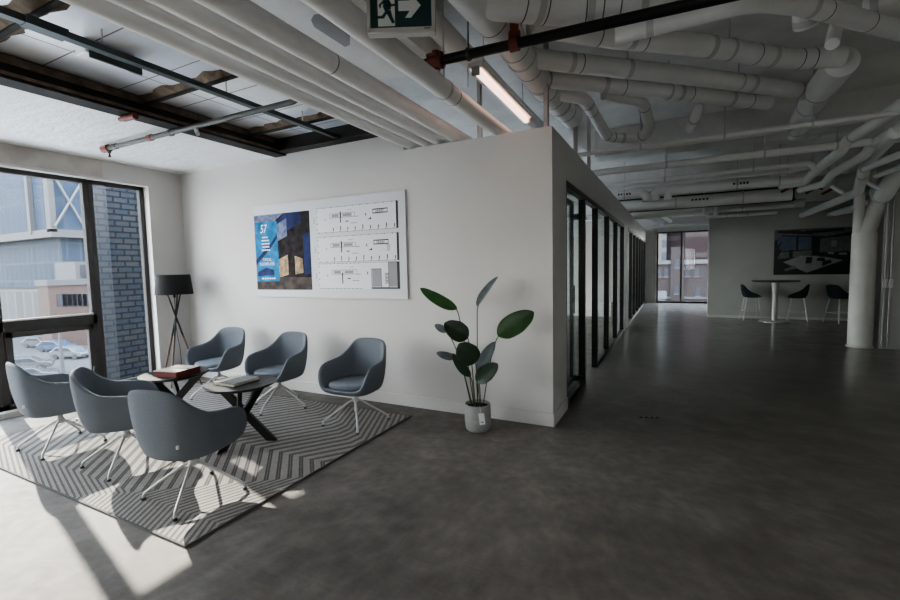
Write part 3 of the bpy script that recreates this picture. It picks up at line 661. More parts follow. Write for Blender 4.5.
m = MB(); m.tube([(-.62, -.42, SLAB), (-.62, -.42, 3.05)], .006, 8); tag(m.build('threaded_rod', M['band']), 'threaded rod hanging beside the black sprinkler main coupling', 'rod')

# ------------------------------------------------------------------ rug
RZ = .012
rg = tag(MB().box(-4.62, -1.385, -2.615, -.30, .001, RZ).build('area_rug', M['rug'], bevel=.003), 'grey chevron patterned rug under the lounge chairs and coffee tables', 'rug')
MB().box(-4.63, -1.378, -2.624, -2.614, .0005, .013).box(-1.385, -1.377, -2.622, -.296, .0005, .0131).box(-4.63, -1.375, -.303, -.287, .0005, .013).box(-4.636, -4.618, -2.628, -.287, .0005, .0131).build('binding', M['rugedge'], rg)

# ------------------------------------------------------------------ lounge chairs
def catmull(P, n):
    out = []; N = len(P)
    for k in range(n):
        t = k / n * N; i = int(t); f = t - i
        p0, p1, p2, p3 = (Vector(P[(i + j - 1) % N]) for j in range(4))
        out.append(.5 * ((2 * p1) + (p2 - p0) * f + (2 * p0 - 5 * p1 + 4 * p2 - p3) * f * f + (3 * p1 - p0 - 3 * p2 + p3) * f ** 3))
    return out
def close(half):
    return [(x, y, z) for x, y, z in half] + [(-x, y, z) for x, y, z in half[-2:0:-1]]
def bucket(rim_half, belly_half, z_bot, z_in, t, n=80, prof=7):
    rim, bel = catmull(close(rim_half), n), catmull(close(belly_half), n)
    cy = sum(p.y for p in bel) / n; C = Vector((0, cy, 0)); rings = []
    def flat(p, s, z): q = C + (p - C) * s; return Vector((q.x, q.y, z))
    rings.append([flat(p, .02, z_bot) for p in bel]); rings.append([flat(p, .5, z_bot) for p in bel]); rings.append([flat(p, .85, z_bot + .008) for p in bel])
    def prof_pt(b, r, u):
        c = Vector((b.x + (r.x - b.x) * .85, b.y + (r.y - b.y) * .85, b.z + (r.z - b.z) * .30))
        return b * (1 - u) ** 2 + c * (2 * u * (1 - u)) + r * u * u
    for k in range(prof + 1): rings.append([prof_pt(b, r, k / prof) for b, r in zip(bel, rim)])
    def inward(p, d):
        q = Vector((C.x - p.x, C.y - p.y, 0)); return p + q.normalized() * d
    rings.append([inward(r, t * .5) + Vector((0, 0, t * .28)) for r in rim])
    for k in range(prof, -1, -1):
        u = k / prof; ring = []
        for b, r in zip(bel, rim):
            p = inward(prof_pt(b, r, u), t); ring.append(Vector((p.x, p.y, max(p.z, z_in))))
        rings.append(ring)
    rings.append([flat(p, .5, z_in) for p in bel]); rings.append([flat(p, .02, z_in) for p in bel])
    return MB().loft(rings)
RIM = [(0, .252, .372), (.12, .249, .373), (.218, .236, .392), (.268, .216, .468), (.287, .176, .553), (.290, .10, .588), (.287, -.02, .600), (.271, -.12, .620), (.237, -.205, .680), (.199, -.262, .748), (.133, -.290, .779), (0, -.300, .787)]
BEL = [(0, .225, .335), (.11, .222, .335), (.185, .200, .335), (.221, .16, .335), (.235, .10, .335), (.238, .03, .335), (.234, -.04, .335), (.222, -.10, .335), (.2, -.155, .335), (.16, -.20, .335), (.09, -.226, .335), (0, -.234, .335)]
def pad(rx, ry, cy, z0, z1, n=48):
    m = MB()
    def rg_(s, z): return [Vector((math.copysign(abs(math.cos(a)) ** .75, math.cos(a)) * rx * s, cy + math.copysign(abs(math.sin(a)) ** .75, math.sin(a)) * ry * s, z)) for a in (2 * PI * k / n for k in range(n))]
    h = z1 - z0
    return m.loft([rg_(.02, z0), rg_(.9, z0), rg_(.98, z0 + .2 * h), rg_(1, z0 + .5 * h), rg_(.97, z0 + .8 * h), rg_(.88, z0 + .95 * h), rg_(.5, z1), rg_(.02, z1)])
def make_chair(label):
    t = thing('lounge_chair', label, 'chair', group='blue grey swivel chairs around the coffee tables')
    bucket(RIM, BEL, .310, .372, .036).build('shell', M['fabric'], t, smooth=60, sub=1)
    pad(.222, .222, .012, .366, .432).build('seat_cushion', M['cushion'], t, smooth=70, sub=1)
    MB().box(.158, .171, -.262, -.249, .432, .453, mat=Matrix.Rotation(0, 4, 'Z')).build('fabric_tag', M['tag'], t)
    MB().tube([(0, 0, .235), (0, 0, .314)], .021, 16).build('swivel_post', M['whitemetal'], t)
    MB().lathe([(.012, .205), (.026, .209), (.032, .226), (.03, .243), (.022, .252)], 20).build('hub', M['whitemetal'], t)
    lg = MB().tube(fillet([(.012, 0, .23), (.06, 0, .214), (.285, 0, .06), (.31, 0, .04), (.315, 0, .012)], .03, 4), .0095, 12)
    for k in range(4):
        if k == 0: leg0 = lg.build('leg', M['whitemetal'], t); l = leg0; g0 = MB().lathe([(.014, 0), (.014, .014), (.012, .016)], 14, (.315, 0, 0)).build('foot_glide', M['glide'], l); g = g0
        else:
            l = leg0.copy(); COL.objects.link(l); g = g0.copy(); COL.objects.link(g); g.parent = l
        l.rotation_euler.z = PI / 4 + k * PI / 2
    return t
def set_chair(t, x, y, facing, legs):
    t.location = (x, y, RZ + .001); t.rotation_euler.z = math.radians(facing - 90)
    k = 0
    for c in t.children:
        if c.name.startswith('leg'): c.rotation_euler.z = math.radians(legs + 45 + 90 * k - (facing - 90)); k += 1
base = make_chair('blue grey swivel armchair alone in front of the poster wall, nearest the potted plant')
set_chair(base, -1.76, -.68, -88, -4)
for x, y, fac, lg, lab in ((-2.88, -.60, -86, 56, 'blue grey swivel armchair behind the table with the magazine'),
                           (-3.98, -.54, -80, 30, 'blue grey swivel armchair beside the black floor lamp'),
                           (-1.875, -2.24, 101, -8, 'blue grey swivel armchair nearest the camera, its back turned, at the rug corner'),
                           (-2.85, -2.145, 54, -4, 'blue grey swivel armchair between two others in the row by the sunlit rug edge'),
                           (-3.79, -2.19, 82, 0, 'blue grey swivel armchair closest to the window, cut by the left photo edge')):
    set_chair(dup(base, (0, 0, 0), 0, lab), x, y, fac, lg)

# ------------------------------------------------------------------ coffee tables
def make_table(label, x, y, rot):
    t = thing('coffee_table', label, 'table', (x, y, RZ + .001), 0, 'round black coffee tables')
    MB().lathe([(.02, .506), (.27, .506), (.292, .519), (.296, .528), (.292, .532), (.02, .532)], 56).build('tabletop', M['tabletop'], t)
    for k in range(3):
        a = math.radians(rot + 120 * k); d = Vector((math.cos(a), math.sin(a), 0)); s = Vector((-d.y, d.x, 0))
        top, bot = -d * .215 + Vector((0, 0, .508)), d * .235
        q = s * .016; e = d * .045
        o = s * .012
        MB().prism([top - e + o, top + e + o, bot + e + o, bot - e + o], q * 2).build('leg', M['tableleg'], t, bevel=.003)
    return t
make_table('round black coffee table holding the magazine, nearer the potted plant', -2.365, -1.47, -93)
make_table('round black coffee table holding the red book, nearer the window', -3.305, -1.47, -15)
TZ = RZ + .5335
def book(name, label, quad, h, cover, page, top_extra=None):
    q = [Vector((p[0], p[1], TZ)) for p in quad]; c = sum(q, Vector()) / 4
    t = thing(name, label, 'book', c, 0); q = [p - c for p in q]
    ins = [p * .975 for p in q]
    MB().prism([p for p in q], (0, 0, .004)).build('back_cover', cover, t)
    MB().prism([p + Vector((0, 0, .004)) for p in ins], (0, 0, h - .008)).build('page_block', page, t)
    MB().prism([p + Vector((0, 0, h - .004)) for p in q], (0, 0, .004)).build('front_cover', top_extra or cover, t)
    return t, q
def quad(c, w, d, a):
    ca, sa = math.cos(a), math.sin(a)
    return [(c[0] + x * ca - y * sa, c[1] + x * sa + y * ca) for x, y in ((-w / 2, -d / 2), (w / 2, -d / 2), (w / 2, d / 2), (-w / 2, d / 2))]
t, q = book('box_book', 'thick dark red book with pale cover lying on the coffee table by the window', quad((-3.225, -1.49), .27, .27, math.radians(11)), .055, M['bookred'], M['bookred'], M['bookbeige'])
MB().prism([q[0].lerp(q[1], .0).lerp(q[3], .42) + Vector((0, 0, .0552)), q[1].lerp(q[2], .42) + Vector((0, 0, .0552)), q[1].lerp(q[2], .62) + Vector((0, 0, .0552)), q[0].lerp(q[3], .62) + Vector((0, 0, .0552))], (0, 0, .0008)).build('cover_band', M['bookgrey'], t)
t, q = book('magazine', 'grey photo covered magazine lying on the coffee table nearer the plant', quad((-2.40, -1.48), .245, .275, math.radians(3)), .026, M['bookgrey'], M['pages'], M['bookgrey'])
MB().prism([q[0] + Vector((0, 0, .0262)), q[0].lerp(q[1], .3) + Vector((0, 0, .0262)), q[3].lerp(q[2], .3) + Vector((0, 0, .0262)), q[3] + Vector((0, 0, .0262))], (0, 0, .0006)).build('cover_stripe', M['pages'], t)

# ------------------------------------------------------------------ floor lamp
lp = thing('floor_lamp', 'black shaded floor lamp on crossed wooden tripod in the room corner', 'lamp', (-4.99, -.40, 0))
m = MB(); n = 40
m.loft([[Vector((r * math.cos(2 * PI * k / n), r * math.sin(2 * PI * k / n), z)) for k in range(n)] for r, z in ((.225, 1.225), (.20, 1.485), (.196, 1.485), (.221, 1.225))], closed=True)
m.build('lamp_shade', M['shade'], lp)
for a, (fx, fy), in ((0, (-.20, -.12)), (1, (.30, .10)), (2, (.10, -.18))):
    f = Vector((fx, fy, 0)); tp = Vector((-fx * .32, -fy * .32, 1.22)); mid = f.lerp(tp, .55)
    lg = MB().tube([f, mid], [.008, .012], 10).build('leg', M['wood'], lp)
    MB().tube([mid, tp], [.012, .009], 10).build('leg_top', M['shade'], lg)
MB().tube([(0, 0, 1.18), (0, 0, 1.30)], .016, 12).tube([(-.2, 0, 1.47), (.2, 0, 1.47)], .003, 6).tube([(0, -.2, 1.47), (0, .2, 1.47)], .003, 6).tube([(0, 0, 1.3), (0, 0, 1.47)], .004, 6).build('lamp_holder', M['shade'], lp)
MB().tube(fillet([(.0, 0, 1.18), (.03, -.03, .8), (.14, -.05, .45), (.08, -.02, .2), (.2, .05, .006), (.3, .3, .006)], .2, 6), .004, 8).build('power_cord', M['shade'], lp)

# ------------------------------------------------------------------ potted plant
PC = Vector((-.62, -.335, 0)); pn = Vector((-.39829, .91726, 0)); ps = Vector((.91726, .39829, 0))
pl = thing('potted_plant', 'tall banana leaf plant in a grey pot against the white wall', 'plant', PC)
MB().lathe([(.02, 0), (.098, .0), (.112, .015), (.121, .09), (.120, .20), (.117, .245), (.108, .245), (.108, .215), (.02, .215)], 40).build('pot', M['pot'], pl)
MB().lathe([(.01, .222), (.06, .226), (.108, .218)], 24).build('soil', M['soil'], pl)
def PP(s, z, d=0): return ps * s + pn * d + Vector((0, 0, z))
def leaf(root, b, t, w, mat, stem_base, fold=.25, tilt=.0, curl=.06, mid_name='stem'):
    b = PP(*b); t = PP(*t); d = t - b; Ln = d.length; d.normalize()
    view = (CAM - PC - b).normalized()
    side = d.cross(view).normalized(); nrm = side.cross(d).normalized()
    if nrm.dot(view) < 0: nrm = -nrm
    side, nrm = side * math.cos(tilt) + nrm * math.sin(tilt), nrm * math.cos(tilt) - side * math.sin(tilt)
    prof = [(0, .12), (.06, .5), (.18, .85), (.34, 1), (.52, .98), (.7, .86), (.85, .62), (.94, .38), (1, .06)]
    m = MB(); rings = []
    for k, (f, ww) in enumerate(prof):
        c = b + d * (Ln * f) - nrm * (curl * Ln * (f ** 2)) + nrm * (curl * Ln * f)
        hw_ = w * ww / 2; jag = .9 if k % 2 else 1.0
        e1, e2 = c + side * hw_ * jag + nrm * fold * hw_, c - side * hw_ + nrm * fold * hw_
        rings.append([e1, c.lerp(e1, .5) + nrm * .002, c, c.lerp(e2, .5) + nrm * .002, e2])
    for k in range(len(rings) - 1):
        for i in range(4): m.add([rings[k][i], rings[k][i + 1], rings[k + 1][i + 1], rings[k + 1][i]], [(0, 1, 2, 3)])
    s0 = PP(*stem_base)
    st = MB().tube(fillet([s0, s0.lerp(b, .5) + Vector((0, 0, .10)), b, b + d * Ln * .3 + nrm * .001], .3, 6), .0048, 8).build('stem', M['stem'], root)
    import bmesh
    me = bpy.data.meshes.new('leaf'); me.from_pydata([tuple(v) for v in m.v], [], m.f)
    bm = bmesh.new(); bm.from_mesh(me); bmesh.ops.remove_doubles(bm, verts=bm.verts, dist=.0004); bmesh.ops.recalc_face_normals(bm, faces=bm.faces); bm.to_mesh(me); bm.free()
    me.materials.append(mat); me.polygons.foreach_set('use_smooth', [True] * len(me.polygons))
    o = bpy.data.objects.new('leaf', me); COL.objects.link(o); o.parent = root
    so = o.modifiers.new('solid', 'SOLIDIFY'); so.thickness = .0025
    sb = o.modifiers.new('sub', 'SUBSURF'); sb.levels = 1; sb.render_levels = 1
for b, t, w, mt, sbase, fold, tilt in (
    ((-.17, 1.127, .0), (-.514, 1.318, .05), .155, 'leaf', (-.035, .22, .02), .15, .75),
    ((.012, 1.143, .02), (.21, 1.409, .12), .13, 'leafgrey', (.0, .22, .03), .35, 1.05),
    ((.192, .876, -.02), (.522, 1.085, .0), .215, 'leaf', (.05, .22, .0), .12, .15),
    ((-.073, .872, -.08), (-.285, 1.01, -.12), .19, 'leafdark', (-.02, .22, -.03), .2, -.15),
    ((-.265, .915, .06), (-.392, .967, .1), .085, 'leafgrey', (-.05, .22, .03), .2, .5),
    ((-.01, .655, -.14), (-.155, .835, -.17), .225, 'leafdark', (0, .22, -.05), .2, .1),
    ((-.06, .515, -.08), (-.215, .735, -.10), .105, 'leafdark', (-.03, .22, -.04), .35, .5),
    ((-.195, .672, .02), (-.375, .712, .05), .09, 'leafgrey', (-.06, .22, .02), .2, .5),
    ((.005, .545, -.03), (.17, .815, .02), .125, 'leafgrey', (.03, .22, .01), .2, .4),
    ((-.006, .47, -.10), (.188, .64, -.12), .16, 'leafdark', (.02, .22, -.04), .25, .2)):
    leaf(pl, b, t, w, M[mt], sbase, fold, tilt)
tg = MB(); a0 = PP(.005, .19, -.124); tg.prism([a0, a0 + ps * .052, a0 + ps * .062 + Vector((0, 0, -.10)), a0 + ps * .012 + Vector((0, 0, -.105))], pn * -.002)
tg = tg.build('price_tag', M['tag'], pl)
MB().prism([PP(.025, .115, -.1275), PP(.05, .117, -.1275), PP(.052, .105, -.1275), PP(.027, .103, -.1275)], pn * -.0005).build('tag_print', M['inkgrey'], tg)
MB().tube([PP(.03, .188, -.124), PP(.02, .25, -.112)], .0015, 6).build('tag_string', M['tag'], tg)

# ------------------------------------------------------------------ poster board on the lounge wall
pb = thing('poster_board', 'wide pale poster board with building picture and three floor plans', 'poster', (-2.69, -.001, 1.175))
OX, OZ = -2.69, 1.175
MB().box(-3.835 - OX, -1.545 - OX, -.022, 0, 0, 2.335 - OZ - .005).build('backing_board', M['board'], pb, bevel=.002)
def flat(m, pts, y, k=0): m.prism([(x - OX, y, z - OZ) for x, z in pts], (0, -.0006, 0), k); return m
def rect(m, x0, x1, z0, z1, y, k=0): return flat(m, [(x0, z0), (x1, z0), (x1, z1), (x0, z1)], y, k)
x0, x1, z0, z1 = -3.835, -2.89, 1.27, 2.215
def I(a, b): return (x0 + a * (x1 - x0), z0 + b * (z1 - z0))
m = MB(); rect(m, x0, x1, z0, z1, -.0222, 0)
for k, pts in ((3, ((0, .60), (.42, .93), (.55, 1), (.0, 1))), (0, ((.30, 1), (0, .68), (0, .80), (.2, 1))), (1, ((.40, .70), (.86, .86), (.84, 1), (.56, 1), (.40, .88))), (3, ((.42, .64), (.60, .70), (.60, .93), (.42, .86))),
               (0, ((.30, .52), (1, .82), (1, .74), (.30, .46))), (2, ((.42, .16), (.60, .20), (.60, .46), (.42, .40))), (0, ((.60, .18), (.70, .18), (.70, .62), (.60, .58))), (2, ((.72, .2), (.86, .22), (.86, .40), (.72, .44))),
               (4, ((0, 0), (1, .0), (1, .16), (.45, .17), (0, .10))), (0, ((.0, .0), (1, .0), (1, .03), (0, .11))), (1, ((.88, .2), (1, .2), (1, .74), (.88, .70)))):
    flat(m, [I(*p) for p in pts], -.0229 - .0001 * k)
    for i in range(len(pts) + 2): m.mi[-1 - i] = k
m.build('building_picture', [M['p_wall'], M['p_sky'], M['p_warm'], M['p_pale'], M['p_ground']], pb)
cy = MB(); flat(cy, [(-3.83, 1.375), (-3.424, 1.38), (-3.434, 2.125), (-3.83, 2.128)], -.0238); cyo = cy.build('cyan_overlay', M['cyan'], pb)
m = MB(); flat(m, [I(.0, .40), I(.30, .62), I(.42, .74), I(.42, .68), I(.3, .56), I(0, .33)], -.0244); flat(m, [I(.03, .18), I(.34, .20), I(.34, .26), I(.2, .30), I(.03, .24)], -.0244); m.build('overlay_shadow', M['p_sky'], cyo)
m = MB(); text_mb(m, '57', -3.735 - OX, 1.99 - OZ, .15, -.0252, shear=.25, squeeze=.75); m.build('number_lettering', M['white'], pb)
m = MB()
for z, a, b in ((1.925, -3.70, -3.60), (1.885, -3.71, -3.58), (1.845, -3.715, -3.57), (1.805, -3.70, -3.575), (1.765, -3.715, -3.57)):
    x = a
    while x < b: w_ = random.uniform(.015, .035); rect(m, x, min(b, x + w_), z, z + .016, -.0252); x += w_ + .008
m.build('small_lettering', M['white'], pb)
m = MB(); text_mb(m, 'TYPICAL', -3.71 - OX, 1.635 - OZ, .052, -.0252, squeeze=.78); text_mb(m, 'FLOORPLATES', -3.765 - OX, 1.58 - OZ, .052, -.0252, squeeze=.78); m.build('title_lettering', M['white'], pb)
m = MB(); x = -3.74
while x < -3.53: w_ = random.uniform(.02, .04); rect(m, x, x + w_, 1.405, 1.423, -.0252); x += w_ + .012
m.build('footer_lettering', M['white'], pb)
# three floor plans
for k, (a, b) in enumerate(((1.935, 2.225), (1.595, 1.89), (1.285, 1.58))):
    px0, px1 = -2.775, -1.635
    m = MB(); rect(m, px0, px1, a, b, -.0222); o = m.build('floor_plan_sheet', M['paper'], pb)
    m = MB()
    def W(u): return px0 + u * (px1 - px0)
    def H(v): return a + v * (b - a)
    nb = 11
    for i in range(nb):
        u = i / (nb - .2) * (.56 if k == 2 else 1)
        rect(m, W(u), W(u) + .012, H(.97), H(1.0), -.023); rect(m, W(u) + .02, W(u) + .034, H(.0), H(.03 if k == 2 else .035), -.023)
        if k < 2 and 1 < i: rect(m, W(u) + .03, W(u) + .042, H(.06), H(.06 + (.12 if i % 3 else .17)), -.023)
    rect(m, px0, W(1), b - .004, b - .001, -.0229); rect(m, px0, W(.55 if k == 2 else 1), a, a + .003, -.0229)
    for v in (.12, .35, .62, .85): rect(m, px0, px0 + .01, H(v), H(v) + .016, -.023)
    rect(m, W(.975), px1, a if k < 2 else a, b, -.0231)
    # core
    c0, c1, d0, d1 = .175, .49, .56, .74
    rect(m, W(c0), W(c1), H(d1) - .004, H(d1), -.0231); rect(m, W(c0), W(c1), H(d0), H(d0) + .004, -.0231)
    for u in (c0, .215, .245, .28, .32, .345, .38, .41, .45, c1): rect(m, W(u) - .002, W(u) + .002, H(d0), H(d1), -.0231)
    rect(m, W(.305), W(.318), H(.36 if k < 2 else .2), H(.8 if k < 2 else .62), -.0231); rect(m, W(.49), W(.54), H(.55), H(.57), -.0231)
    rect(m, W(.375), W(.415), H(.38), H(.42), -.0231); rect(m, W(.62), W(.63), H(.55), H(.65), -.0231); rect(m, W(.11), W(.12), H(.5), H(.55), -.0231)
    if k < 2:
        for r in ((.71, .88, .60, .64), (.71, .88, .74, .78)): rect(m, W(r[0]), W(r[1]), H(r[2]), H(r[3]), -.0231)
        for u in (.71, .75, .79, .83, .88): rect(m, W(u) - .003, W(u) + .003, H(.6), H(.78), -.0231)
        if k:
            for v in range(6): rect(m, W(.86), W(.90), H(.36 + v * .042), H(.375 + v * .042), -.0231)
        flat(m, [(W(.64), H(.40)), (W(.69), H(.40)), (W(.69), H(.50)), (W(.67), H(.44))], -.0231)
    else:
        rect(m, W(.67), W(.975), a, a + .018, -.0231)
        for u0, u1, v1 in ((.67, .79, .76), (.87, .975, 1.0)):
            rect(m, W(u0), W(u0) + .006, H(.04), H(v1), -.0231); rect(m, W(u1) - .006, W(u1), H(.04), H(v1), -.0231); rect(m, W(u0), W(u1), H(v1) - .006, H(v1), -.0231)
        for v in range(8): rect(m, W(.83), W(.87), H(.2 + v * .052), H(.225 + v * .052), -.0231)
    _n = len(m.f); rect(m, W(.2), W(.29), H(.6), H(.7), -.0233); rect(m, W(.345), W(.45), H(.6), H(.7), -.0233); rect(m, W(.44), W(.52), H(.30), H(.33), -.0233); rect(m, W(.40), W(.46), H(.83), H(.85), -.0233)
    if k == 2: rect(m, W(.68), W(.785), H(.08), H(.74), -.0232); rect(m, W(.875), W(.97), H(.08), H(.98), -.0232)
    else: rect(m, W(.76), W(.78), H(.65), H(.73), -.0233); rect(m, W(.80), W(.82), H(.65), H(.73), -.0233)
    m.mi = [0 if i < _n else 1 for i in range(len(m.f))]; m.build('plan_drawing', [M['ink'], M['inkgrey']], o)
    m = MB()
    for i in range(3): rect(m, -2.825, -2.81, (a + b) / 2 - .03 + i * .024, (a + b) / 2 - .014 + i * .024, -.0222)
    m.build('floor_lettering', M['inkgrey'], pb)

# ------------------------------------------------------------------ far picture, bar table and stools
fp = thing('wall_picture', 'dark wide office photograph hanging on the far wall above the bar table', 'picture', (4.0, 9.95, 1.14))
OX, OZ = 4.0, 1.14
fx0, fx1, fz0, fz1 = 3.27, 4.80, 1.14, 2.28
MB().box(fx0 - OX, fx1 - OX, -.03, 0, 0, fz1 - OZ).build('backing_board', M['d1'], fp)
def J(a, b): return (fx0 + a * (fx1 - fx0), fz0 + b * (fz1 - fz0))
m = MB()
for k, pts in ((1, ((0, .75), (.1, .88), (.7, .82), (1, .9), (1, 1), (0, 1))), (0, ((.04, .93), (.55, .86), (.3, .98), (.04, .98))), (0, ((.3, .88), (.9, .93), (.9, .98), (.4, .95))), (2, ((.04, .52), (.29, .54), (.29, .84), (.04, .86))), (2, ((.32, .54), (.49, .55), (.49, .82), (.32, .83))),
               (1, ((.6, .48), (.98, .48), (.98, .82), (.6, .78))), (3, ((.74, .6), (.81, .6), (.81, .72), (.74, .72))), (1, ((.04, .35), (.5, .42), (.5, .53), (.04, .5))), (3, ((.12, .28), (.36, .42), (.62, .40), (.90, .30), (.44, .04))),
               (0, ((.42, .24), (.50, .25), (.51, .38), (.43, .38))), (0, ((.56, .30), (.68, .28), (.66, .36), (.58, .36))), (0, ((.64, .18), (.76, .26), (.74, .32), (.64, .28))), (0, ((.0, .2), (.10, .55), (.05, .6), (0, .5))), (0, ((.0, .6), (.12, .75), (.05, .58))),
               (0, ((.2, .38), (.25, .38), (.25, .55), (.2, .55))), (0, ((.6, .38), (.95, .38), (.95, .5), (.6, .46))), (3, ((.7, .44), (.78, .43), (.78, .48), (.7, .48))), (3, ((.84, .42), (.94, .41), (.94, .46), (.84, .46))), (1, ((.16, .08), (.32, .14), (.28, .2), (.14, .12)))):
    z_ = .0305 + .0002 * len(m.f) / 10
    m.prism([(J(*p)[0] - OX, -z_, J(*p)[1] - OZ) for p in pts], (0, -.0005, 0), k)
m.build('office_picture', [M['d1'], M['d2'], M['d3'], M['d4']], fp)
bt = thing('bar_table', 'tall round bar table with white pedestal by the far wall', 'table', (3.22, 9.36, 0))
MB().lathe([(.02, .985), (.46, .985), (.49, 1.0), (.49, 1.012), (.02, 1.015)], 40).build('tabletop', M['bartop'], bt)
MB().lathe([(.055, .03), (.055, .6), (.075, .9), (.09, .985)], 20).build('pedestal', M['whitemetal'], bt)
MB().lathe([(.02, 0), (.33, 0), (.33, .015), (.06, .03)], 40).build('base_plate', M['whitemetal'], bt)
SR = [(0, .21, .60), (.10, .208, .602), (.175, .19, .608), (.215, .14, .64), (.225, .06, .68), (.225, -.03, .72), (.215, -.10, .77), (.195, -.16, .84), (.16, -.20, .89), (.09, -.22, .905), (0, -.225, .907)]
SB = [(0, .185, .585), (.09, .183, .585), (.15, .16, .585), (.18, .11, .585), (.19, .05, .585), (.19, -.01, .585), (.18, -.06, .585), (.16, -.1, .585), (.13, -.13, .585), (.07, -.15, .585), (0, -.155, .585)]
sb_ = thing('bar_stool', 'dark bar stool left of the bar table', 'stool', (2.76, 9.62, 0), math.radians(-85), 'dark bar stools by the far wall')
bucket(SR, SB, .57, .61, .028, 48, 5).build('seat_shell', M['stool'], sb_, smooth=60)
for sx in (-1, 1):
    for sy in (-1, 1):
        MB().tube([(sx * .13, sy * .12, .575), (sx * .21, sy * .20, 0)], [.012, .009], 10).build('leg', M['whitemetal'], sb_)
MB().tube([(-.18, .17, .23), (.18, .17, .23)], .008, 8).tube([(-.18, -.16, .23), (.18, -.16, .23)], .008, 8).tube([(-.18, -.17, .23), (-.18, .17, .23)], .008, 8).tube([(.18, -.17, .23), (.18, .17, .23)], .008, 8).build('footrest', M['whitemetal'], sb_)
dup(sb_, (3.72, 9.6, 0), math.radians(80), 'dark bar stool right of the bar table, under the far picture')
dup(sb_, (4.50, 9.5, 0), math.radians(-60), 'dark bar stool partly hidden behind the thick white column pipe')

# ------------------------------------------------------------------ floor marks
fm = MB()
for i in range(4):
    c = at(641 + i * 5.5, 417.5 + i * .2, 2, .0012); fm.prism([c + Vector((-.02, -.015, 0)), c + Vector((.02, -.015, 0)), c + Vector((.005, .03, 0)), c + Vector((-.01, .03, 0))], (0, 0, .0006))
tag(fm.build('floor_marking', M['ink']), 'small row of black marks painted on the corridor floor', 'marking')

# ------------------------------------------------------------------ outside
struct('ground', MB().box(-160, 120, -120, 160, -5.4, -5.0), M['asphalt'])
struct('ground_pavement', MB().box(-42.5, -33, -30, 10.3, -5.0, -4.9), M['pavement'])
struct('ground_bounce_slab', MB().box(-17, -7.0, -30, 30, -3.8, -3.6), M['bounce'])  # added out of view to bounce light onto the lounge ceiling
pr_ = tag(MB().box(-6.95, -6.3, -.49, 1.2, -3.6, 6).build('brick_pier', M['pierbrick'], smooth=0), 'dark blue grey brick pier just outside the right window pane', 'pier')
MB().box(-6.42, -6.28, -.72, -.49, -3.6, 6).build('reflection_strip', M['reflbrick'], pr_, smooth=0)  # glass reflection built as a strip of paler brick
tw = thing('glass_tower', 'blue glass office tower filling the left window view', 'building', (-75, 30, -5))
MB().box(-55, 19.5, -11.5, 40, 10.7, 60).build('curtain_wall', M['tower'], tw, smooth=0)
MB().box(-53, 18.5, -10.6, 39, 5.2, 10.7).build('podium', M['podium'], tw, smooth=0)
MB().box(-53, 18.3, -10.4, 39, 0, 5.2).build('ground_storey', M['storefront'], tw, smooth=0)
MB().box(-55, 19.7, -11.8, 40, 10.5, 11.3).build('soffit_band', M['trimstone'], tw, smooth=0)
MB().box(15.0, 15.6, -11.9, -11.4, 11, 60).box(18.8, 19.7, -11.8, -11.3, 11, 60).build('corner_fin', M['trimstone'], tw, smooth=0)
bq = [at(u, v, 0, -55.2) - Vector((-75, 30, -5)) for u, v in ((55, 178), (84, 226), (55, 226), (84, 178))]
for i in (0, 2):
    MB().tube([bq[i], bq[i + 1]], .13, 6).build('cross_brace', M['cardark'], tw)
rb = thing('brick_warehouse', 'low red brick building seen through the middle of the left window', 'building', (-52, 20, -5))
p0, p1 = at(48, 290, 0, -48), at(92, 290, 0, -48); zt = at(70, 285, 0, -48).z
MB().box(2, 4, p0.y - 20, p1.y - 20 + 3, 0, zt + 5).build('brick_body', M['redbrick'], rb, smooth=0)
for k in range(6):
    u = 62 + k * 5
    y = at(u, 300, 0, -48).y - 20
    MB().box(4, 4.06, y - .35, y + .35, at(u, 306, 0, -48).z + 5, at(u, 294, 0, -48).z + 5).build('window', M['extwin'], rb)
MB().box(1.9, 4.15, p0.y - 20 - .1, p1.y - 20 + 3.1, zt + 5, zt + 5.5).build('parapet', M['trimstone'], rb)
wb = thing('white_block', 'small white framed building above the red brick building', 'building', (-54, 23, -5))
a, b = at(72, 262, 0, -52), at(90, 262, 0, -52)
MB().box(-1.5, 2.5, a.y - 23, b.y - 23 + 2, 0, a.z + 5).build('frame', M['trimstone'], wb, smooth=0)
MB().box(2.5, 2.56, a.y - 23 + .4, b.y - 23, a.z + 3.4, a.z + 4.7).build('window', M['extwin'], wb)
def car(label, u, v, rz, mat, k=.66):
    p = at(u, v, 2, -5.0 + (.1 if False else 0)); t = thing('car', label, 'car', (p.x, p.y, -4.9 if -42.5 < p.x < -33 and p.y < 10.3 else -5), math.radians(rz), 'cars outside the left window')
    prof = [(-2.1, .3), (2.1, .3), (2.15, .65), (1.95, .85), (1.1, .95), (.5, 1.42), (-1.2, 1.45), (-1.8, 1.0), (-2.12, .9)]
    t.scale = (k, k, k)
    MB().prism([(x, -.85, z) for x, z in prof], (0, 1.7, 0)).build('body', mat, t, bevel=.08)
    MB().prism([(x, -.87, z) for x, z in ((.95, .98), (.45, 1.36), (-1.1, 1.38), (-1.55, 1.0))], (0, 1.74, 0)).build('side_windows', M['carglass'], t)
    for x in (-1.3, 1.3):
        for y in (-.8, .8): MB().tube([(x, y - .1, .32), (x, y + .1, .32)], .32, 16).build('wheel', M['tyre'], t)
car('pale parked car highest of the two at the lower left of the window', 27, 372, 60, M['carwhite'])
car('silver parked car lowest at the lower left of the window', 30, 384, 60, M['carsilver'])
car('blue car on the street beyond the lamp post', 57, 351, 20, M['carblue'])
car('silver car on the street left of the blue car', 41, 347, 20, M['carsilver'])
car('dark car on the street behind the lamp post arm', 72, 358, 20, M['cardark'])
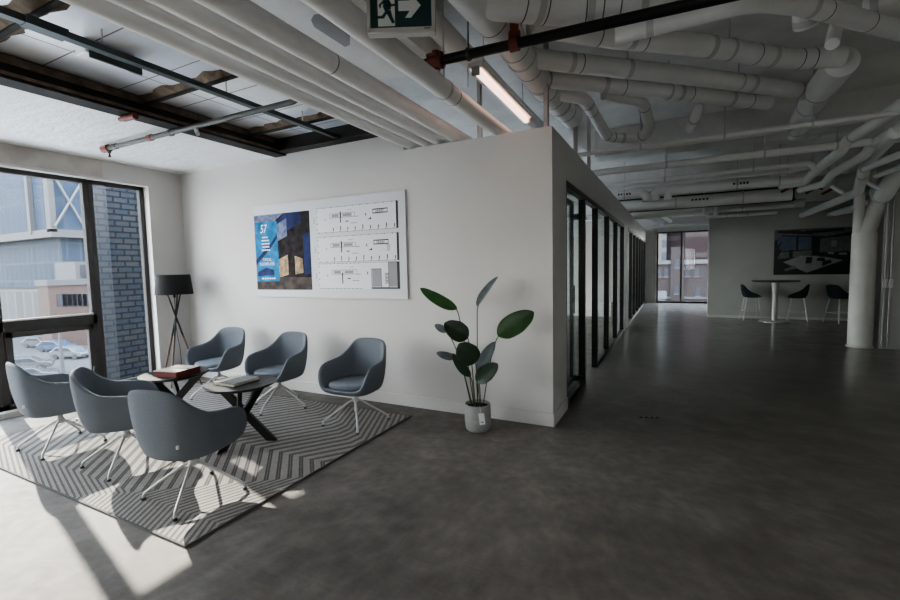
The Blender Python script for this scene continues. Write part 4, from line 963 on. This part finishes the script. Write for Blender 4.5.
p = at(84, 390, 2, -5)
tk = thing('truck', 'white flat truck with orange panel by the street lamp', 'truck', (p.x, p.y, -4.899), math.radians(60)); tk.scale = (.6, .6, .6)
MB().box(-2.6, 1.4, -1, 1, .9, 1.6).build('bed', M['carwhite'], tk, bevel=.05); MB().box(1.4, 2.8, -1, 1, .5, 2.3).build('cab', M['carwhite'], tk, bevel=.15); MB().box(.9, 1.35, -.5, .4, 1.6, 2.3).build('orange_panel', M['orange'], tk)
for x in (-1.8, 2.0):
    for y in (-.9, .9): MB().tube([(x, y - .12, .45), (x, y + .12, .45)], .45, 16).build('wheel', M['tyre'], tk)
p = at(65, 399, 2, -5.0)
sl = thing('street_lamp', 'grey street lamp with curved arm outside the left window', 'street lamp', (p.x, p.y, -4.99))
dd = (at(88, 399, 2, -5.0) - p).normalized()
tp = (at(65, 340, 0, p.x).z + 5)
MB().tube([(0, 0, 0), (0, 0, tp)], [.12, .08], 10).build('pole', M['lamppost'], sl)
MB().tube(fillet([Vector((0, 0, tp - .05)), Vector((0, 0, tp + .9)), dd * 1.6 + Vector((0, 0, tp + 1.0))], .9, 8), .06, 8).build('arm', M['lamppost'], sl)
MB().box(-.35, .35, -.12, .12, -.06, .06, mat=Matrix.Translation(dd * 1.8 + Vector((0, 0, tp + 1.0))) @ Matrix.Rotation(math.atan2(dd.y, dd.x), 4, 'Z')).build('lamp_head', M['lamppost'], sl)
# behind the end window
eb = thing('brown_brick_building', 'brown brick building with parapet outside the end window', 'building', (0, 42, -10))
MB().box(-14, 16, -2, 10, 0, 11.6).build('brick_body', M['brownbrick'], eb, smooth=0)
MB().box(-14, 16, -2.2, -2, 11.4, 11.75).build('parapet', M['trimstone'], eb)
MB().box(.7, 1.75, -2.3, 0, 0, 12.9).build('chimney', M['brownbrick'], eb, smooth=0)
MB().box(-14, 16, -2.1, -2, 8.35, 8.5).build('string_course', M['trimstone'], eb)
for x, z in ((1.2, 9.2), (1.2, 7.7), (1.2, 6.2), (1.2, 11.5), (-.2, 10.7), (.35, 10.7), (2.0, 10.7), (2.75, 10.7), (2.85, 9.0), (2.85, 7.6), (-.6, 9), (4.5, 9), (4.5, 7.4)):
    w_ = MB().box(x - .17, x + .17, -2.32 if .7 < x < 1.75 else -2.04, -2.0, z - .4, z + .35).build('window', M['extwin'], eb)
    MB().box(x - .22, x + .22, -2.36 if .7 < x < 1.75 else -2.1, -2.0, z - .48, z - .4).build('window_sill', M['trimstone'], w_)
sh = thing('white_shed', 'small white panelled shed low outside the end window', 'building', (-.35, 36, -10))
MB().box(-1.6, .7, -1, 1, 0, 8.7).build('wall_panel', M['carwhite'], sh); MB().box(-1.7, .8, -1.1, 1.1, 8.7, 9.2).build('roof', M['cardark'], sh)
tag(MB().box(-10, .05, 60, 70, -10, 30).build('pale_tower', M['palefac'], smooth=0), 'pale gridded tower at upper left of the end window', 'building')
tag(MB().box(-.5, 3.0, 62, 72, -10, 30).build('sunlit_tower', M['pinkfac'], smooth=0), 'pinkish tower behind the brown building, left of the end window mullion', 'building')
tag(MB().box(2.1, 14, 56, 61.5, -10, 30).build('pink_tower', M['pinkfac'], smooth=0), 'pinkish tower with pale bands right of the end window mullion', 'building')

# ------------------------------------------------------------------ light
EL = math.radians(31); dv = Vector((.975 * math.cos(EL), -.222 * math.cos(EL), -math.sin(EL)))
sd = bpy.data.lights.new('sun', 'SUN'); sd.energy = 19; sd.angle = math.radians(.6); sd.color = (1, .95, .88)
so = bpy.data.objects.new('sun', sd); COL.objects.link(so); so.rotation_euler = dv.to_track_quat('-Z', 'Y').to_euler()
w = bpy.data.worlds.new('sky'); scn.world = w; w.use_nodes = True; nt = w.node_tree
bg = nt.nodes['Background']
tc = nt.nodes.new('ShaderNodeTexCoord'); sx = nt.nodes.new('ShaderNodeSeparateXYZ'); L(nt, tc.outputs['Generated'], sx.inputs[0])
L(nt, ramp(nt, sx.outputs['Z'], [(.0, (1.0, .98, .96)), (.35, (.84, .90, 1.0)), (1, (.55, .72, 1.0))]), bg.inputs['Color'])
bg.inputs['Strength'].default_value = 12.5

def portal(name, c, sx, sy, rot):
    d = bpy.data.lights.new(name, 'AREA'); d.shape = 'RECTANGLE'; d.size = sx; d.size_y = sy; d.cycles.is_portal = True
    o = bpy.data.objects.new(name, d); COL.objects.link(o); o.location = c; o.rotation_euler = rot
portal('sky_portal_lounge', (-5.55, -3.55, 1.37), 2.7, 6.3, (0, -PI / 2, 0))
portal('sky_portal_office', (-5.55, 7.1, 1.37), 2.7, 13.7, (0, -PI / 2, 0))
portal('sky_portal_end', (2.0, 14.85, 1.35), 3.4, 2.7, (-PI / 2, 0, 0))
portal('sky_portal_back', (2.6, -7.25, 1.8), 1.9, 1.9, (PI / 2, 0, 0))

# ------------------------------------------------------------------ camera
cd = bpy.data.cameras.new('camera'); co = bpy.data.objects.new('camera', cd); COL.objects.link(co)
cd.sensor_width = 36; cd.lens = FPX / 900 * 36; cd.clip_end = 500
rot = Matrix((CR, CU, -CF)).transposed(); co.matrix_world = Matrix.Translation(CAM) @ rot.to_4x4()
scn.camera = co
scn.view_settings.view_transform = 'AgX'; scn.view_settings.look = 'AgX - Medium High Contrast'
scn.view_settings.exposure = 0.25
scn.view_settings.use_white_balance = True; scn.view_settings.white_balance_temperature = 7250; scn.view_settings.white_balance_tint = 10
scn.cycles.max_bounces = 10; scn.cycles.diffuse_bounces = 6; scn.cycles.transparent_max_bounces = 12
scn.cycles.use_denoising = True; scn.cycles.sample_clamp_indirect = 6
